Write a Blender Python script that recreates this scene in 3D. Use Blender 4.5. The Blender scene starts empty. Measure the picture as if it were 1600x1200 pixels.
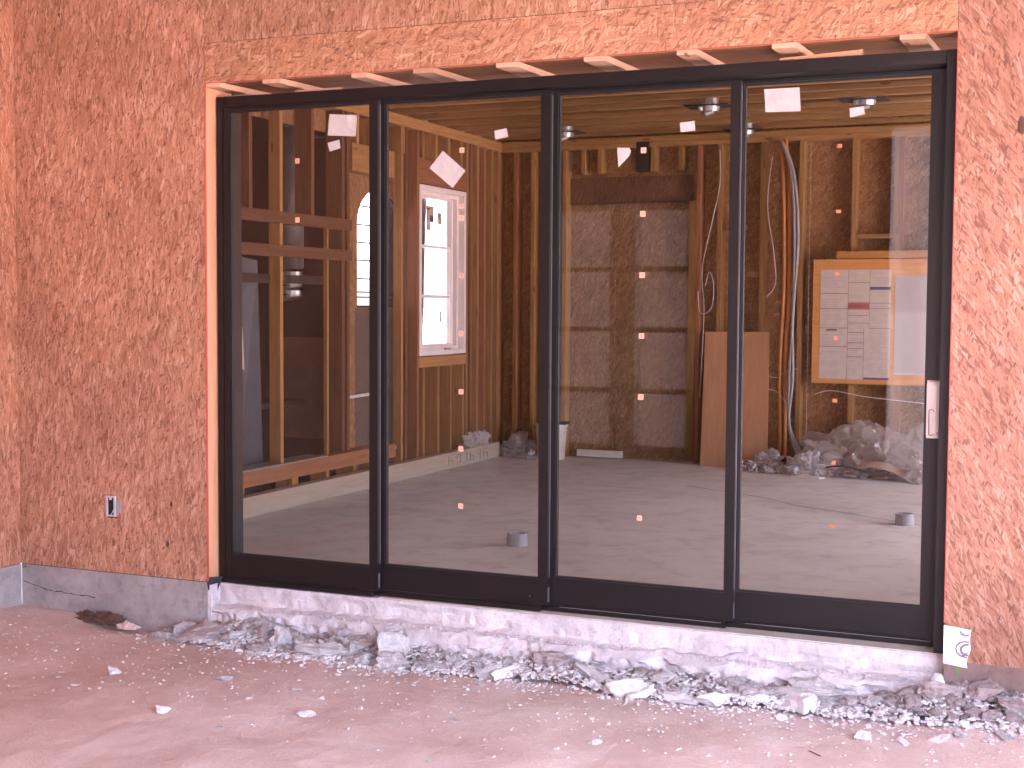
import bpy, bmesh, math, random
from mathutils import Vector, Matrix, noise
from math import radians, sin, cos, pi
random.seed(7)
S = bpy.context.scene
C = S.collection

# ------------------------------------------------------------------ camera
cd = bpy.data.cameras.new('camera'); cam = bpy.data.objects.new('camera', cd); C.objects.link(cam)
yaw, pitch, roll = 0.4036, -0.0567, 0.0059
f = Vector((-sin(yaw)*cos(pitch), cos(yaw)*cos(pitch), sin(pitch)))
r = Vector((cos(yaw), sin(yaw), 0)); u = r.cross(f)
r2 = r*cos(roll)+u*sin(roll); u2 = -r*sin(roll)+u*cos(roll)
M = Matrix((r2, u2, -f)).transposed().to_4x4(); M.translation = Vector((4.0844, -5.6756, 1.4067))
cam.matrix_world = M
cd.sensor_width = 36; cd.lens = 2137.4/1600*36; cd.clip_end = 1000; cd.clip_start = 0.05
S.camera = cam
# ------------------------------------------------------------------ sky, sun, exposure
SUN_EL, SUN_ROT = radians(72), radians(98)      # high sun on the open right-hand side of the porch
w = bpy.data.worlds.new('World'); S.world = w; w.use_nodes = True
nt = w.node_tree; bg = nt.nodes['Background']
sky = nt.nodes.new('ShaderNodeTexSky'); sky.sky_type = 'NISHITA'; sky.sun_disc = False
sky.sun_elevation = SUN_EL; sky.sun_rotation = SUN_ROT; sky.air_density = 1.0; sky.dust_density = 3.0
hs = nt.nodes.new('ShaderNodeHueSaturation'); hs.inputs['Saturation'].default_value = 0.22
mx = nt.nodes.new('ShaderNodeMix'); mx.data_type = 'RGBA'; mx.blend_type = 'MULTIPLY'; mx.inputs[0].default_value = 1
nt.links.new(sky.outputs[0], hs.inputs['Color']); nt.links.new(hs.outputs[0], mx.inputs[6]); mx.inputs[7].default_value = (0.93, 0.92, 1.14, 1)
nt.links.new(mx.outputs[2], bg.inputs['Color']); bg.inputs['Strength'].default_value = 0.15
sd = bpy.data.lights.new('sun', 'SUN'); sd.energy = 2.5; sd.angle = radians(0.6); sd.color = (1, 0.95, 0.9)
sun = bpy.data.objects.new('sun', sd); C.objects.link(sun)
sv = Vector((sin(SUN_ROT)*cos(SUN_EL), cos(SUN_ROT)*cos(SUN_EL), sin(SUN_EL)))
sun.rotation_euler = sv.to_track_quat('Z', 'Y').to_euler()
S.view_settings.view_transform = 'Standard'; S.view_settings.look = 'None'
S.view_settings.exposure = 4.25; S.view_settings.gamma = 1; S.view_settings.use_curve_mapping = False
S.cycles.use_denoising = True
S.cycles.max_bounces = 14; S.cycles.diffuse_bounces = 8; S.cycles.glossy_bounces = 4
S.cycles.transparent_max_bounces = 16; S.cycles.caustics_reflective = False; S.cycles.caustics_refractive = False
S.cycles.sample_clamp_indirect = 6.0

# ------------------------------------------------------------------ node helpers
class NM:
    def __init__(s, name):
        s.m = bpy.data.materials.new(name); s.m.use_nodes = True; s.t = s.m.node_tree
        s.b = s.t.nodes['Principled BSDF']; s.out = s.t.nodes['Material Output']
    def n(s, typ, **kw):
        nd = s.t.nodes.new('ShaderNode'+typ)
        for k, v in kw.items(): setattr(nd, k, v)
        return nd
    def l(s, a, b): s.t.links.new(a, b)
    def put(s, sock, v):
        if isinstance(v, bpy.types.NodeSocket): s.l(v, sock)
        else: sock.default_value = v
    def math(s, op, a, b=0.0, clamp=False):
        nd = s.n('Math', operation=op, use_clamp=clamp); s.put(nd.inputs[0], a); s.put(nd.inputs[1], b); return nd.outputs[0]
    def mix(s, fac, a, b, mode='MIX'):
        nd = s.n('Mix', data_type='RGBA', blend_type=mode); s.put(nd.inputs[0], fac)
        s.put(nd.inputs[6], a if isinstance(a, bpy.types.NodeSocket) else (*a, 1)); s.put(nd.inputs[7], b if isinstance(b, bpy.types.NodeSocket) else (*b, 1)); return nd.outputs[2]
    def mixf(s, fac, a, b):
        nd = s.n('Mix', data_type='FLOAT'); s.put(nd.inputs[0], fac); s.put(nd.inputs[2], a); s.put(nd.inputs[3], b); return nd.outputs[0]
    def coord(s, scale=(1, 1, 1), rot=(0, 0, 0), loc=(0, 0, 0), rnd=0.0):
        tc = s.n('TexCoord'); mp = s.n('Mapping'); mp.inputs['Scale'].default_value = scale
        mp.inputs['Rotation'].default_value = rot; mp.inputs['Location'].default_value = loc
        src = tc.outputs['Object']
        if rnd:
            oi = s.n('ObjectInfo'); va = s.n('VectorMath', operation='SCALE'); va.inputs[0].default_value = (3.1, 7.7, 5.3)
            s.l(s.math('MULTIPLY', oi.outputs['Random'], rnd), va.inputs[3])
            vb = s.n('VectorMath', operation='ADD'); s.l(src, vb.inputs[0]); s.l(va.outputs[0], vb.inputs[1]); src = vb.outputs[0]
        s.l(src, mp.inputs[0]); return mp.outputs[0]
    def noise(s, vec, scale=5, detail=4, rough=.55, dist=0.0):
        nd = s.n('TexNoise'); s.l(vec, nd.inputs['Vector']); nd.inputs['Scale'].default_value = scale
        nd.inputs['Detail'].default_value = detail; nd.inputs['Roughness'].default_value = rough; nd.inputs['Distortion'].default_value = dist
        return nd.outputs['Fac']
    def ramp(s, fac, stops):
        nd = s.n('ValToRGB'); s.put(nd.inputs[0], fac); e = nd.color_ramp.elements
        while len(e) < len(stops): e.new(0.5)
        for i, (p, c) in enumerate(stops): e[i].position = p; e[i].color = (*c, 1) if len(c) == 3 else c
        return nd.outputs[0]
    def bump(s, h, strength=.3, dist=.01):
        nd = s.n('Bump'); s.l(h, nd.inputs['Height']); nd.inputs['Strength'].default_value = strength; nd.inputs['Distance'].default_value = dist
        s.l(nd.outputs[0], s.b.inputs['Normal'])
    def base(s, c, rough=.7, metal=0., spec=None):
        s.put(s.b.inputs['Base Color'], c if isinstance(c, bpy.types.NodeSocket) else (*c, 1)); s.put(s.b.inputs['Roughness'], rough); s.b.inputs['Metallic'].default_value = metal
        if spec is not None: s.b.inputs['Specular IOR Level'].default_value = spec

def osb(name, plane, angle, spread, cols, dark=.9, seed=0.0, gain=1.0):
    """oriented strand board: layered long flakes; the strand direction is 'angle' off vertical"""
    k = NM(name)
    tc = k.n('TexCoord'); sp = k.n('SeparateXYZ'); k.l(tc.outputs['Object'], sp.inputs[0])
    cb = k.n('CombineXYZ')
    k.l(sp.outputs['X' if plane == 'xz' else 'Y'], cb.inputs[0]); k.l(sp.outputs['Z'], cb.inputs[1])
    base = cb.outputs[0]
    wv = k.n('TexNoise'); wv.inputs['Scale'].default_value = 7; wv.inputs['Detail'].default_value = 2; k.l(base, wv.inputs['Vector'])
    w1 = k.n('VectorMath', operation='SUBTRACT'); k.l(wv.outputs['Color'], w1.inputs[0]); w1.inputs[1].default_value = (.5, .5, .5)
    w2 = k.n('VectorMath', operation='SCALE'); k.l(w1.outputs[0], w2.inputs[0]); w2.inputs[3].default_value = .022
    w3 = k.n('VectorMath', operation='ADD'); k.l(base, w3.inputs[0]); k.l(w2.outputs[0], w3.inputs[1]); base = w3.outputs[0]
    best = col = grain = None
    rs = random.Random(seed*100+3)
    for i in range(7):
        a = radians(angle+rs.uniform(-1, 1)*spread)
        mp = k.n('Mapping'); mp.vector_type = 'POINT'; k.l(base, mp.inputs[0])
        mp.inputs['Rotation'].default_value = (0, 0, a); mp.inputs['Location'].default_value = (seed+i*3.7, i*1.9, 0)
        m2 = k.n('Mapping'); k.l(mp.outputs[0], m2.inputs[0]); wd = rs.uniform(.008, .017); m2.inputs['Scale'].default_value = (1/wd, 1/rs.uniform(.045, .085), 1)
        v = k.n('TexVoronoi', voronoi_dimensions='2D', feature='F1'); k.l(m2.outputs[0], v.inputs['Vector']); v.inputs['Scale'].default_value = 1
        sc = k.n('SeparateColor'); k.l(v.outputs['Color'], sc.inputs[0])
        g = k.n('TexNoise', noise_dimensions='2D'); m3 = k.n('Mapping'); k.l(mp.outputs[0], m3.inputs[0]); m3.inputs['Scale'].default_value = (420, 26, 1); k.l(m3.outputs[0], g.inputs['Vector']); g.inputs['Scale'].default_value = 1; g.inputs['Detail'].default_value = 1
        if best is None: best, col, grain = sc.outputs[1], sc.outputs[0], g.outputs['Fac']
        else:
            msk = k.math('GREATER_THAN', sc.outputs[1], best)
            col = k.mixf(msk, col, sc.outputs[0]); grain = k.mixf(msk, grain, g.outputs['Fac']); best = k.math('MAXIMUM', best, sc.outputs[1])
    c = k.ramp(col, [(0, cols[0]), (.16, cols[1]), (.55, cols[2]), (.85, cols[3]), (1, cols[4])])
    c = k.mix(k.math('MULTIPLY', k.math('SUBTRACT', grain, .35), 1.5, True), k.mix(1, c, (.78, .73, .70), 'MULTIPLY'), c)
    big = k.noise(base, 1.7, 3); c = k.mix(1, c, k.ramp(big, [(.3, (.80, .77, .76)), (.7, (1.1, 1.1, 1.1))]), 'MULTIPLY')
    # sparse dark slivers and small dark gaps between flakes
    for i, (wd, ln, th) in enumerate(((.007, .042, dark-.07), (.004, .017, dark-.13), (.010, .028, dark+.0))):
        mp = k.n('Mapping'); k.l(base, mp.inputs[0]); mp.inputs['Rotation'].default_value = (0, 0, radians(angle+(-14, 22, 40)[i])); mp.inputs['Location'].default_value = (seed+i*9.1, 5.5*i, 0)
        m2 = k.n('Mapping'); k.l(mp.outputs[0], m2.inputs[0]); m2.inputs['Scale'].default_value = (1/wd, 1/ln, 1)
        v = k.n('TexVoronoi', voronoi_dimensions='2D', feature='F1'); k.l(m2.outputs[0], v.inputs['Vector']); v.inputs['Scale'].default_value = 1
        sc = k.n('SeparateColor'); k.l(v.outputs['Color'], sc.inputs[0])
        mk = k.math('MULTIPLY', k.math('GREATER_THAN', sc.outputs[0], th), k.math('LESS_THAN', v.outputs['Distance'], .42))
        c = k.mix(k.math('MULTIPLY', mk, (.62, .5, .7)[i]), c, (.13, .055, .04))
    k.base(c, .62, spec=.35)
    h = k.math('ADD', k.math('MULTIPLY', best, .7), k.math('MULTIPLY', grain, .3)); k.bump(h, .45, .004)
    if gain != 1.0: pass
    return k.m

OC = [(.32, .16, .098), (.45, .238, .147), (.53, .295, .187), (.60, .36, .238), (.67, .465, .335)]
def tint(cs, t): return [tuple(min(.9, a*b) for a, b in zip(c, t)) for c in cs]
m_osb_left = osb('osb_left', 'xz', 8, 24, tint(OC, (1.06, 1.02, 1.06)), .93, 1.3)
m_osb_head = osb('osb_header', 'xz', 50, 50, tint(OC, (.97, .93, .88)), .95, 5.1)
m_osb_up = osb('osb_upper', 'xz', 10, 30, tint(OC, (.92, .91, .90)), .93, 2.2)
m_osb_right = osb('osb_right', 'xz', -28, 34, tint(OC, (.83, .78, .86)), .93, 8.4)
m_osb_side = osb('osb_side', 'yz', 4, 20, tint(OC, (1.06, .95, .95)), .94, 3.3)
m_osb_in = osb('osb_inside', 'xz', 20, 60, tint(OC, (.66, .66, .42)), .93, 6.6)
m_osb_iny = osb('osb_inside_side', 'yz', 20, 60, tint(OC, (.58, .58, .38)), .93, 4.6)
m_osb_dark = osb('osb_dark', 'xz', 14, 34, tint(OC, (.30, .30, .26)), .95, 7.6)  # much darker OSB for the header of the closed doorway
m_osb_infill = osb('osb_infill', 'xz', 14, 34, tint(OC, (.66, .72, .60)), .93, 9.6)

def wood(name, axis, c0, c1, knots=True, rough=.65):
    k = NM(name)
    sc = {'x': (1.5, 22, 22), 'y': (22, 1.5, 22), 'z': (22, 22, 1.5)}[axis]
    v = k.coord(sc, rnd=9.0)
    g = k.noise(v, 1.6, 5, .6, .6); fine = k.noise(v, 9, 2, .5)
    c = k.ramp(g, [(.28, c0), (.72, c1)]); c = k.mix(k.math('MULTIPLY', fine, .35), c, k.mix(1, c, (.6, .5, .42), 'MULTIPLY'))
    oi = k.n('ObjectInfo'); c = k.mix(1, c, k.ramp(oi.outputs['Random'], [(0, (.72, .68, .62)), (.5, (1, .96, .9)), (1, (1.2, 1.15, 1.1))]), 'MULTIPLY')
    if knots:
        vk = k.coord({'x': (2.2, 9, 9), 'y': (9, 2.2, 9), 'z': (9, 9, 2.2)}[axis], rnd=5.0)
        vo = k.n('TexVoronoi'); k.l(vk, vo.inputs['Vector']); vo.inputs['Scale'].default_value = 1.1
        c = k.mix(k.math('MULTIPLY', k.math('LESS_THAN', vo.outputs['Distance'], .10), .75), c, (.10, .04, .02))
    k.base(c, rough, spec=.3); k.bump(fine, .25, .003); return k.m
P0, P1 = (.235, .13, .046), (.365, .215, .085)
m_dim = {a: wood('dimmed_lumber_'+a, a, (.085, .04, .02), (.15, .075, .038)) for a in 'xyz'}  # darker lumber copy; dimness of the near left wall put into colour
m_pine = {a: wood('pine_'+a, a, P0, P1) for a in 'xyz'}
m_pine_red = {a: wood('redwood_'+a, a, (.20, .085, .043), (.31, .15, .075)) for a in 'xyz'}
m_pine_pale = {a: wood('fresh_pine_'+a, a, (.50, .31, .22), (.62, .41, .30)) for a in 'xyz'}
m_jamb = wood('jamb_pine', 'z', (.52, .28, .17), (.62, .36, .23))
m_beam = wood('pale_beam_wood', 'y', (.42, .37, .31), (.55, .49, .42), False)
m_ply = wood('plywood', 'z', (.40, .21, .12), (.50, .28, .16), False)
m_board_ply = wood('board_plywood', 'x', (.45, .21, .06), (.58, .30, .10), False)

def simple(name, c, rough=.6, metal=0., var=.12, vs=12, bump=0., bs=40, spec=None):
    k = NM(name); v = k.coord((1, 1, 1)); n = k.noise(v, vs, 4)
    cc = k.ramp(n, [(.3, tuple(x*(1-var) for x in c)), (.7, tuple(min(1, x*(1+var)) for x in c))])
    k.base(cc, rough, metal, spec)
    if bump: k.bump(k.noise(v, bs, 4, .6), bump, .004)
    return k.m
m_red = simple('red_edge_paint', (.44, .075, .055), .7)
m_black = simple('dark_bronze_aluminium', (.0078, .0064, .0072), .42, 0, .15, 6, .05, 300, .35)
m_black2 = simple('black_gasket', (.006, .006, .007), .6)
m_alu_edge = simple('worn_aluminium_edge', (.22, .21, .24), .4, .3)
m_steel = simple('galvanised_steel', (.42, .42, .43), .38, .85, .15, 25)
m_duct = simple('duct_steel', (.16, .17, .165), .5, .5, .2, 8)
m_paper = simple('paper', (.47, .45, .455), .8, 0, .06, 18, .15, 30)  # grey rather than white; backlit dimness of the taped sheets put into colour
m_notice = simple('notice_paper', (.50, .44, .39), .8, 0, .06, 18)
m_sticker = simple('orange_sticker', (.74, .42, .32), .6, 0, .05)
m_sticker_in = simple('sticker_print', (.68, .28, .20), .6)
m_sticker_red = simple('faded_red_sticker', (.58, .20, .13), .6)
m_vinyl = simple('white_vinyl', (.74, .69, .68), .4, 0, .04)
m_handle = simple('handle_enamel', (.86, .78, .76), .35, 0, .03)
m_grout = simple('handle_groove', (.20, .14, .15), .7)
m_orange = simple('orange_conduit', (.50, .19, .045), .5)
m_greycon = simple('grey_conduit', (.24, .235, .24), .5)
m_wirew = simple('white_cable', (.55, .52, .50), .5)
m_boxgrey = simple('grey_box_plastic', (.46, .45, .52), .55)
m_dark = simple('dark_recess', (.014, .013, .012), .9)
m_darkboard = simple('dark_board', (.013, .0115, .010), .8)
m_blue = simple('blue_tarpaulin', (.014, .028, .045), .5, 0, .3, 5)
m_felt = simple('black_building_felt', (.02, .02, .03), .8)
m_wrap = simple('house_wrap', (.78, .74, .82), .55, 0, .05, 20, .2, 40)
m_wrapink = simple('house_wrap_print', (.22, .19, .26), .6)
m_green = simple('green_marking_paint', (.13, .20, .09), .8)
m_bucket = simple('bucket_plastic', (.52, .47, .40), .45, 0, .08)
m_ink = simple('printed_ink', (.16, .09, .14), .7)
m_inkblue = simple('blue_ink', (.07, .07, .17), .7)
m_inkred = simple('red_ink', (.38, .10, .09), .7)
m_pencil = simple('pencil_mark', (.10, .07, .06), .8)
m_card = simple('cardboard', (.42, .30, .23), .8, 0, .1)
m_whiteboard = simple('white_trim', (.62, .58, .54), .5)
m_pvc = simple('grey_pvc', (.26, .26, .28), .45)
m_root = simple('dark_root', (.10, .055, .045), .9, 0, .4, 30, .6, 60)
m_porchceil = simple('porch_ceiling_board', (.20, .15, .12), .8)
m_foil = simple('foil_flashing', (.34, .33, .33), .35, .5, .3, 40, .5, 50)

def glass_mat(name, tintc, refl=.085, rough=0.0):
    k = NM(name); k.t.nodes.remove(k.b)
    tr = k.n('BsdfTransparent'); tr.inputs[0].default_value = (*tintc, 1)
    gl = k.n('BsdfGlossy'); gl.inputs['Roughness'].default_value = rough; gl.inputs['Color'].default_value = (1, 1, 1, 1)
    lw = k.n('LayerWeight'); lw.inputs[0].default_value = .5
    fac = k.math('ADD', k.math('MULTIPLY', k.math('POWER', lw.outputs['Facing'], 5.0), .9), refl, True)
    ms = k.n('MixShader'); k.l(fac, ms.inputs[0]); k.l(tr.outputs[0], ms.inputs[1]); k.l(gl.outputs[0], ms.inputs[2]); k.l(ms.outputs[0], k.out.inputs[0])
    return k.m
m_glass = glass_mat('door_glass', (.95, .93, .91), .026)
m_glass2 = glass_mat('window_glass', (.97, .97, .97), .03)

def film(name, c, alpha):
    k = NM(name); k.t.nodes.remove(k.b)
    d = k.n('BsdfDiffuse'); d.inputs[0].default_value = (*c, 1); t = k.n('BsdfTranslucent'); t.inputs[0].default_value = (*c, 1)
    g = k.n('BsdfGlossy'); g.inputs['Roughness'].default_value = .16; g.inputs[0].default_value = (.9, .9, .9, 1)
    tr = k.n('BsdfTransparent'); tr.inputs[0].default_value = (.93, .92, .92, 1)
    a = k.n('MixShader'); a.inputs[0].default_value = .5; k.l(d.outputs[0], a.inputs[1]); k.l(t.outputs[0], a.inputs[2])
    b = k.n('MixShader'); b.inputs[0].default_value = .14; k.l(a.outputs[0], b.inputs[1]); k.l(g.outputs[0], b.inputs[2])
    e = k.n('MixShader'); e.inputs[0].default_value = alpha; k.l(tr.outputs[0], e.inputs[1]); k.l(b.outputs[0], e.inputs[2])
    k.l(e.outputs[0], k.out.inputs[0]); return k.m
m_film = film('clear_plastic_bag', (.66, .60, .57), .5)
m_filmblue = film('blue_white_film', (.055, .062, .092), .985)
m_filmwhite = film('milky_film', (.8, .78, .8), .6)
m_filmpane = film('added_film_pane', (.46, .43, .41), .92)  # milky film added to the unseen door panes to soften their reflection
m_diffuser = film('milky_diffuser', (.5, .5, .5), .62)

def concrete(name, c0, c1, stain=None, sc=2.5, bump=.5, tie=False):
    k = NM(name); v = k.coord()
    a = k.noise(v, sc, 6, .62, .3); b = k.noise(v, 60, 3, .6); d = k.noise(v, 14, 5, .65)
    c = k.ramp(a, [(.3, c0), (.68, c1)]); c = k.mix(k.math('MULTIPLY', b, .35), c, k.mix(1, c, (.7, .68, .68), 'MULTIPLY'))
    if stain:
        c = k.mix(k.math('MULTIPLY', k.math('SUBTRACT', d, .5, True), 3.0, True), c, stain)
    vo = k.n('TexVoronoi'); k.l(v, vo.inputs['Vector']); vo.inputs['Scale'].default_value = 55
    c = k.mix(k.math('MULTIPLY', k.math('LESS_THAN', vo.outputs['Distance'], .13), .6), c, (.16, .14, .15))
    k.base(c, .85, spec=.25)
    k.bump(k.math('ADD', k.math('MULTIPLY', b, .4), d), bump, .012); return k.m
m_stem = concrete('stem_wall_concrete', (.25, .235, .24), (.43, .41, .42), (.17, .155, .16), 3.0, .3)
m_stemR = concrete('shaded_stem_concrete', (.17, .12, .115), (.27, .20, .19), (.14, .08, .07), 4.0, .4)  # darker stem concrete; shade of the right corner put into its colour
m_foot = concrete('chipped_footing_concrete', (.52, .49, .52), (.74, .71, .75), (.34, .30, .31), 3.5, 1.0)
m_rubble = concrete('broken_concrete', (.55, .53, .555), (.76, .74, .77), (.38, .34, .34), 6.0, 1.0)
m_rubble2 = concrete('dusty_shaded_concrete', (.40, .35, .355), (.56, .50, .51), (.28, .21, .19), 7.0, 1.0)
m_white_chip = concrete('white_chip', (.66, .64, .66), (.80, .79, .80), None, 9.0, .6)
def floor_mat():
    k = NM('interior_slab'); v = k.coord(); a = k.noise(v, .9, 5, .6, .6); b = k.noise(v, 5, 6, .65, .4); d = k.noise(v, 90, 2, .5)
    c = k.ramp(a, [(.32, (.52, .50, .45)), (.5, (.62, .60, .555)), (.7, (.68, .665, .62))])
    c = k.mix(k.math('MULTIPLY', k.math('SUBTRACT', b, .5, True), 1.6, True), c, (.22, .175, .15)); c = k.mix(k.math('MULTIPLY', d, .2), c, (.2, .18, .17))
    k.base(c, k.ramp(b, [(.35, (.45,)*3), (.7, (.75,)*3)]), spec=.4); k.bump(b, .1, .01); return k.m
m_floor = floor_mat()
def dirt_mat():
    k = NM('red_dirt'); v = k.coord(); a = k.noise(v, 2.2, 6, .6, .5); b = k.noise(v, 16, 5, .65); d = k.noise(v, 130, 3, .6)
    c = k.ramp(a, [(.3, (.54, .40, .36)), (.55, (.64, .51, .475)), (.75, (.72, .61, .58))])
    c = k.mix(k.math('MULTIPLY', k.math('SUBTRACT', b, .48, True), 2.0, True), c, (.64, .53, .51))
    c = k.mix(k.math('MULTIPLY', k.math('SUBTRACT', d, .5, True), 1.3, True), c, (.40, .26, .235))
    vo = k.n('TexVoronoi'); k.l(v, vo.inputs['Vector']); vo.inputs['Scale'].default_value = 70
    sc = k.n('SeparateColor'); k.l(vo.outputs['Color'], sc.inputs[0])
    c = k.mix(k.math('MULTIPLY', k.math('MULTIPLY', k.math('GREATER_THAN', sc.outputs[0], .86), k.math('LESS_THAN', vo.outputs['Distance'], .24)), .6), c, (.62, .56, .58))
    k.base(c, .95, spec=.1); k.bump(k.math('ADD', b, k.math('MULTIPLY', d, .5)), .7, .012); return k.m
m_dirt = dirt_mat()

# ------------------------------------------------------------------ mesh helpers
class MB:
    def __init__(s): s.v = []; s.f = []
    def add(s, vs, fs):
        o = len(s.v); s.v += [tuple(p) for p in vs]; s.f += [tuple(i+o for i in q) for q in fs]; return s
    def box(s, x0, x1, y0, y1, z0, z1, jit=0):
        vs = [(x, y, z) for z in (z0, z1) for x, y in ((x0, y0), (x1, y0), (x1, y1), (x0, y1))]
        return s.add(vs, [(3, 2, 1, 0), (4, 5, 6, 7), (0, 1, 5, 4), (1, 2, 6, 5), (2, 3, 7, 6), (3, 0, 4, 7)])
    def tube(s, pts, rad, n=8, cap=True):
        pts = [Vector(p) for p in pts]; rings = []
        up = Vector((0.13, 0.21, 1)).normalized()
        for i, p in enumerate(pts):
            d = (pts[min(i+1, len(pts)-1)]-pts[max(i-1, 0)]).normalized()
            a = d.cross(up)
            if a.length < 1e-3: a = d.cross(Vector((1, 0, 0)))
            a.normalize(); b = d.cross(a); rr = rad[i] if isinstance(rad, (list, tuple)) else rad
            rings.append([p+a*cos(t*2*pi/n)*rr+b*sin(t*2*pi/n)*rr for t in range(n)])
        vs = [q for R_ in rings for q in R_]; fs = []
        for i in range(len(pts)-1):
            for t in range(n): fs.append((i*n+t, i*n+(t+1) % n, (i+1)*n+(t+1) % n, (i+1)*n+t))
        if cap: fs += [tuple(range(n))[::-1], tuple((len(pts)-1)*n+t for t in range(n))]
        return s.add(vs, fs)
    def prism(s, poly, y0, y1, plane='xz'):
        """closed outline extruded along the plane normal"""
        n = len(poly)
        P = (lambda a, b, h: (a, h, b)) if plane == 'xz' else (lambda a, b, h: (h, a, b))
        vs = [P(a, b, y0) for a, b in poly]+[P(a, b, y1) for a, b in poly]
        return s.add(vs, [tuple(range(n)), tuple(range(n, 2*n))[::-1]]+[(i, i+n, (i+1) % n+n, (i+1) % n) for i in range(n)])
    def mesh(s, name, mat, smooth=False):
        me = bpy.data.meshes.new(name); me.from_pydata(s.v, [], s.f); me.validate(); me.materials.append(mat)
        bm = bmesh.new(); bm.from_mesh(me); bmesh.ops.recalc_face_normals(bm, faces=bm.faces); bm.to_mesh(me); bm.free()
        if smooth:
            for p in me.polygons: p.use_smooth = True
        return me
    def build(s, name, mat, parent=None, smooth=False, bevel=0):
        o = bpy.data.objects.new(name, s.mesh(name, mat, smooth)); C.objects.link(o)
        if parent is not None: o.parent = parent
        if bevel:
            b = o.modifiers.new('bevel', 'BEVEL'); b.width = bevel; b.segments = 1; b.limit_method = 'ANGLE'
        return o
def tag(o, label, cat, group=None):
    o['label'] = label; o['category'] = cat
    if group: o['group'] = group
    return o
def thing(name, label, cat, group=None, loc=(0, 0, 0)):
    o = bpy.data.objects.new(name, None); C.objects.link(o); o.empty_display_size = .1; return tag(o, label, cat, group)
def struct(o, k='structure'): o['kind'] = k; return o
def B(name, mat, par, x0, x1, y0, y1, z0, z1, bevel=0): return MB().box(x0, x1, y0, y1, z0, z1).build(name, mat, par, bevel=bevel)
def sl(o, label): o['label'] = label; return o

# ------------------------------------------------------------------ the ground: one sheet out to the horizon
def ss(a, b, x):
    t = max(0., min(1., (x-a)/(b-a))); return t*t*(3-2*t)
def gz(x, y):
    h = -.245+.030*noise.noise((x*.8, y*.8, 3.1))+.010*noise.noise((x*3.1, y*3.1, 1.0))+.0035*noise.noise((x*11, y*11, 5.))
    h += .10*ss(3.0, 3.9, x)*ss(-.55, .05, y)                 # soil banked against the right-hand wall
    h += .035*ss(-.35, -1.25, x)*ss(-.9, -.1, y)*1.0
    h -= .035*ss(-.85, -.6, x)*(1-ss(-.25, -.05, x))*ss(-.22, -.02, y)   # scoured trench by the stem wall
    if x > 5.5 or x < -1.5 or y < -9 or y > .5: h = min(h, -.24)-.02
    return h
def spaced(lo, hi, step, far):
    a = []; x = lo
    while x < hi: a.append(x); x += step
    a.append(hi); l, s_ = [], .3; x = lo
    while x > -far: x -= s_; s_ *= 1.6; l.append(x)
    rr, s_ = [], .3; x = hi
    while x < far: x += s_; s_ *= 1.6; rr.append(x)
    return l[::-1]+a+rr
xs = spaced(-1.24, 5.0, .022, 400); ys = spaced(-1.9, .24, .022, 400)
gv = [(x, y, gz(x, y)) for y in ys for x in xs]; nx = len(xs)
gf = [(j*nx+i, j*nx+i+1, (j+1)*nx+i+1, (j+1)*nx+i) for j in range(len(ys)-1) for i in range(nx-1)]
g = MB(); g.v = gv; g.f = gf
struct(g.build('ground', m_dirt, smooth=True))

# ------------------------------------------------------------------ porch enclosure round the camera
struct(B('porch_ceiling', m_porchceil, None, -2.7, 5.4, -8.7, .0, 3.36, 3.5))
fw = thing('front_wall', 'OSB sheathed outer wall around the black sliding glass door', 'wall')
TZ = 3.355
def panel(mat, par, x0, x1, z0, z1, lab=None, y0=0., y1=.012):
    o = B('osb_panel', mat, par, x0, x1, y0, y1, z0, z1)
    if lab: sl(o, lab)
    return o
panel(m_osb_left, fw, -1.2035, -.0015, .012, TZ, 'tall OSB sheet with near-vertical strands between the corner and the door')
panel(m_osb_head, fw, .0015, 3.5515, 2.497, 2.690, 'narrow OSB strip over the door opening')
for a, b in ((.0015, .334), (.3365, 1.55), (1.5525, 2.77), (2.7725, 3.5515)): panel(m_osb_up, fw, a, b, 2.6925, TZ)
panel(m_osb_right, fw, 3.5545, 4.75, -.004, TZ, 'OSB sheet with slanting strands beside the door handle')
panel(m_osb_right, fw, 4.7525, 5.2, -.004, TZ)
B('wall_framing', m_pine['z'], fw, -1.203, -.06, .0125, .15, .012, TZ)
B('wall_framing', m_pine['z'], fw, 3.60, 5.2, .0125, .15, .012, TZ)
B('jamb_stud', m_jamb, fw, -.055, -.0005, .0125, .23, -.002, 2.484)
B('jamb_stud', m_jamb, fw, 3.5545, 3.595, .0125, .24, .0, 2.484)
B('header', m_pine_red['x'], fw, -.055, 3.5955, .052, .52, 2.507, TZ)
B('header_lip', m_jamb, fw, -.055, 3.5955, .0125, .051, 2.4985, TZ)
for z0, z1 in ((.012, 2.497),):
    B('red_edge', m_red, fw, -.0025, .0008, -.0008, .0118, z0, z1)
    B('red_edge', m_red, fw, 3.5512, 3.5545, -.0008, .0118, .15, z1)
B('red_edge', m_red, fw, .0012, 3.551, -.0008, .0118, 2.4950, 2.4972)
for a, b in ((.008, .10), (.338, .447), (.831, .92), (1.155, 1.27), (1.573, 1.689), (1.992, 2.104), (2.411, 2.508), (2.818, 2.929), (3.33, 3.44)):
    MB().add([(a, .002, 2.476), (b-.012, .002, 2.474), (b, .46, 2.474), (a+.01, .46, 2.476), (a, .002, 2.4968), (b-.008, .002, 2.4968), (b, .46, 2.506), (a+.01, .46, 2.506)],
             [(3, 2, 1, 0), (4, 5, 6, 7), (0, 1, 5, 4), (1, 2, 6, 5), (2, 3, 7, 6), (3, 0, 4, 7)]).build('spacer_block', m_pine_pale['y'], fw)
B('shim', m_pine_pale['x'], fw, .46, .72, .10, .14, 2.442, 2.452)
B('shim', m_pine_pale['x'], fw, .03, .20, .12, .17, 2.442, 2.450)
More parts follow.
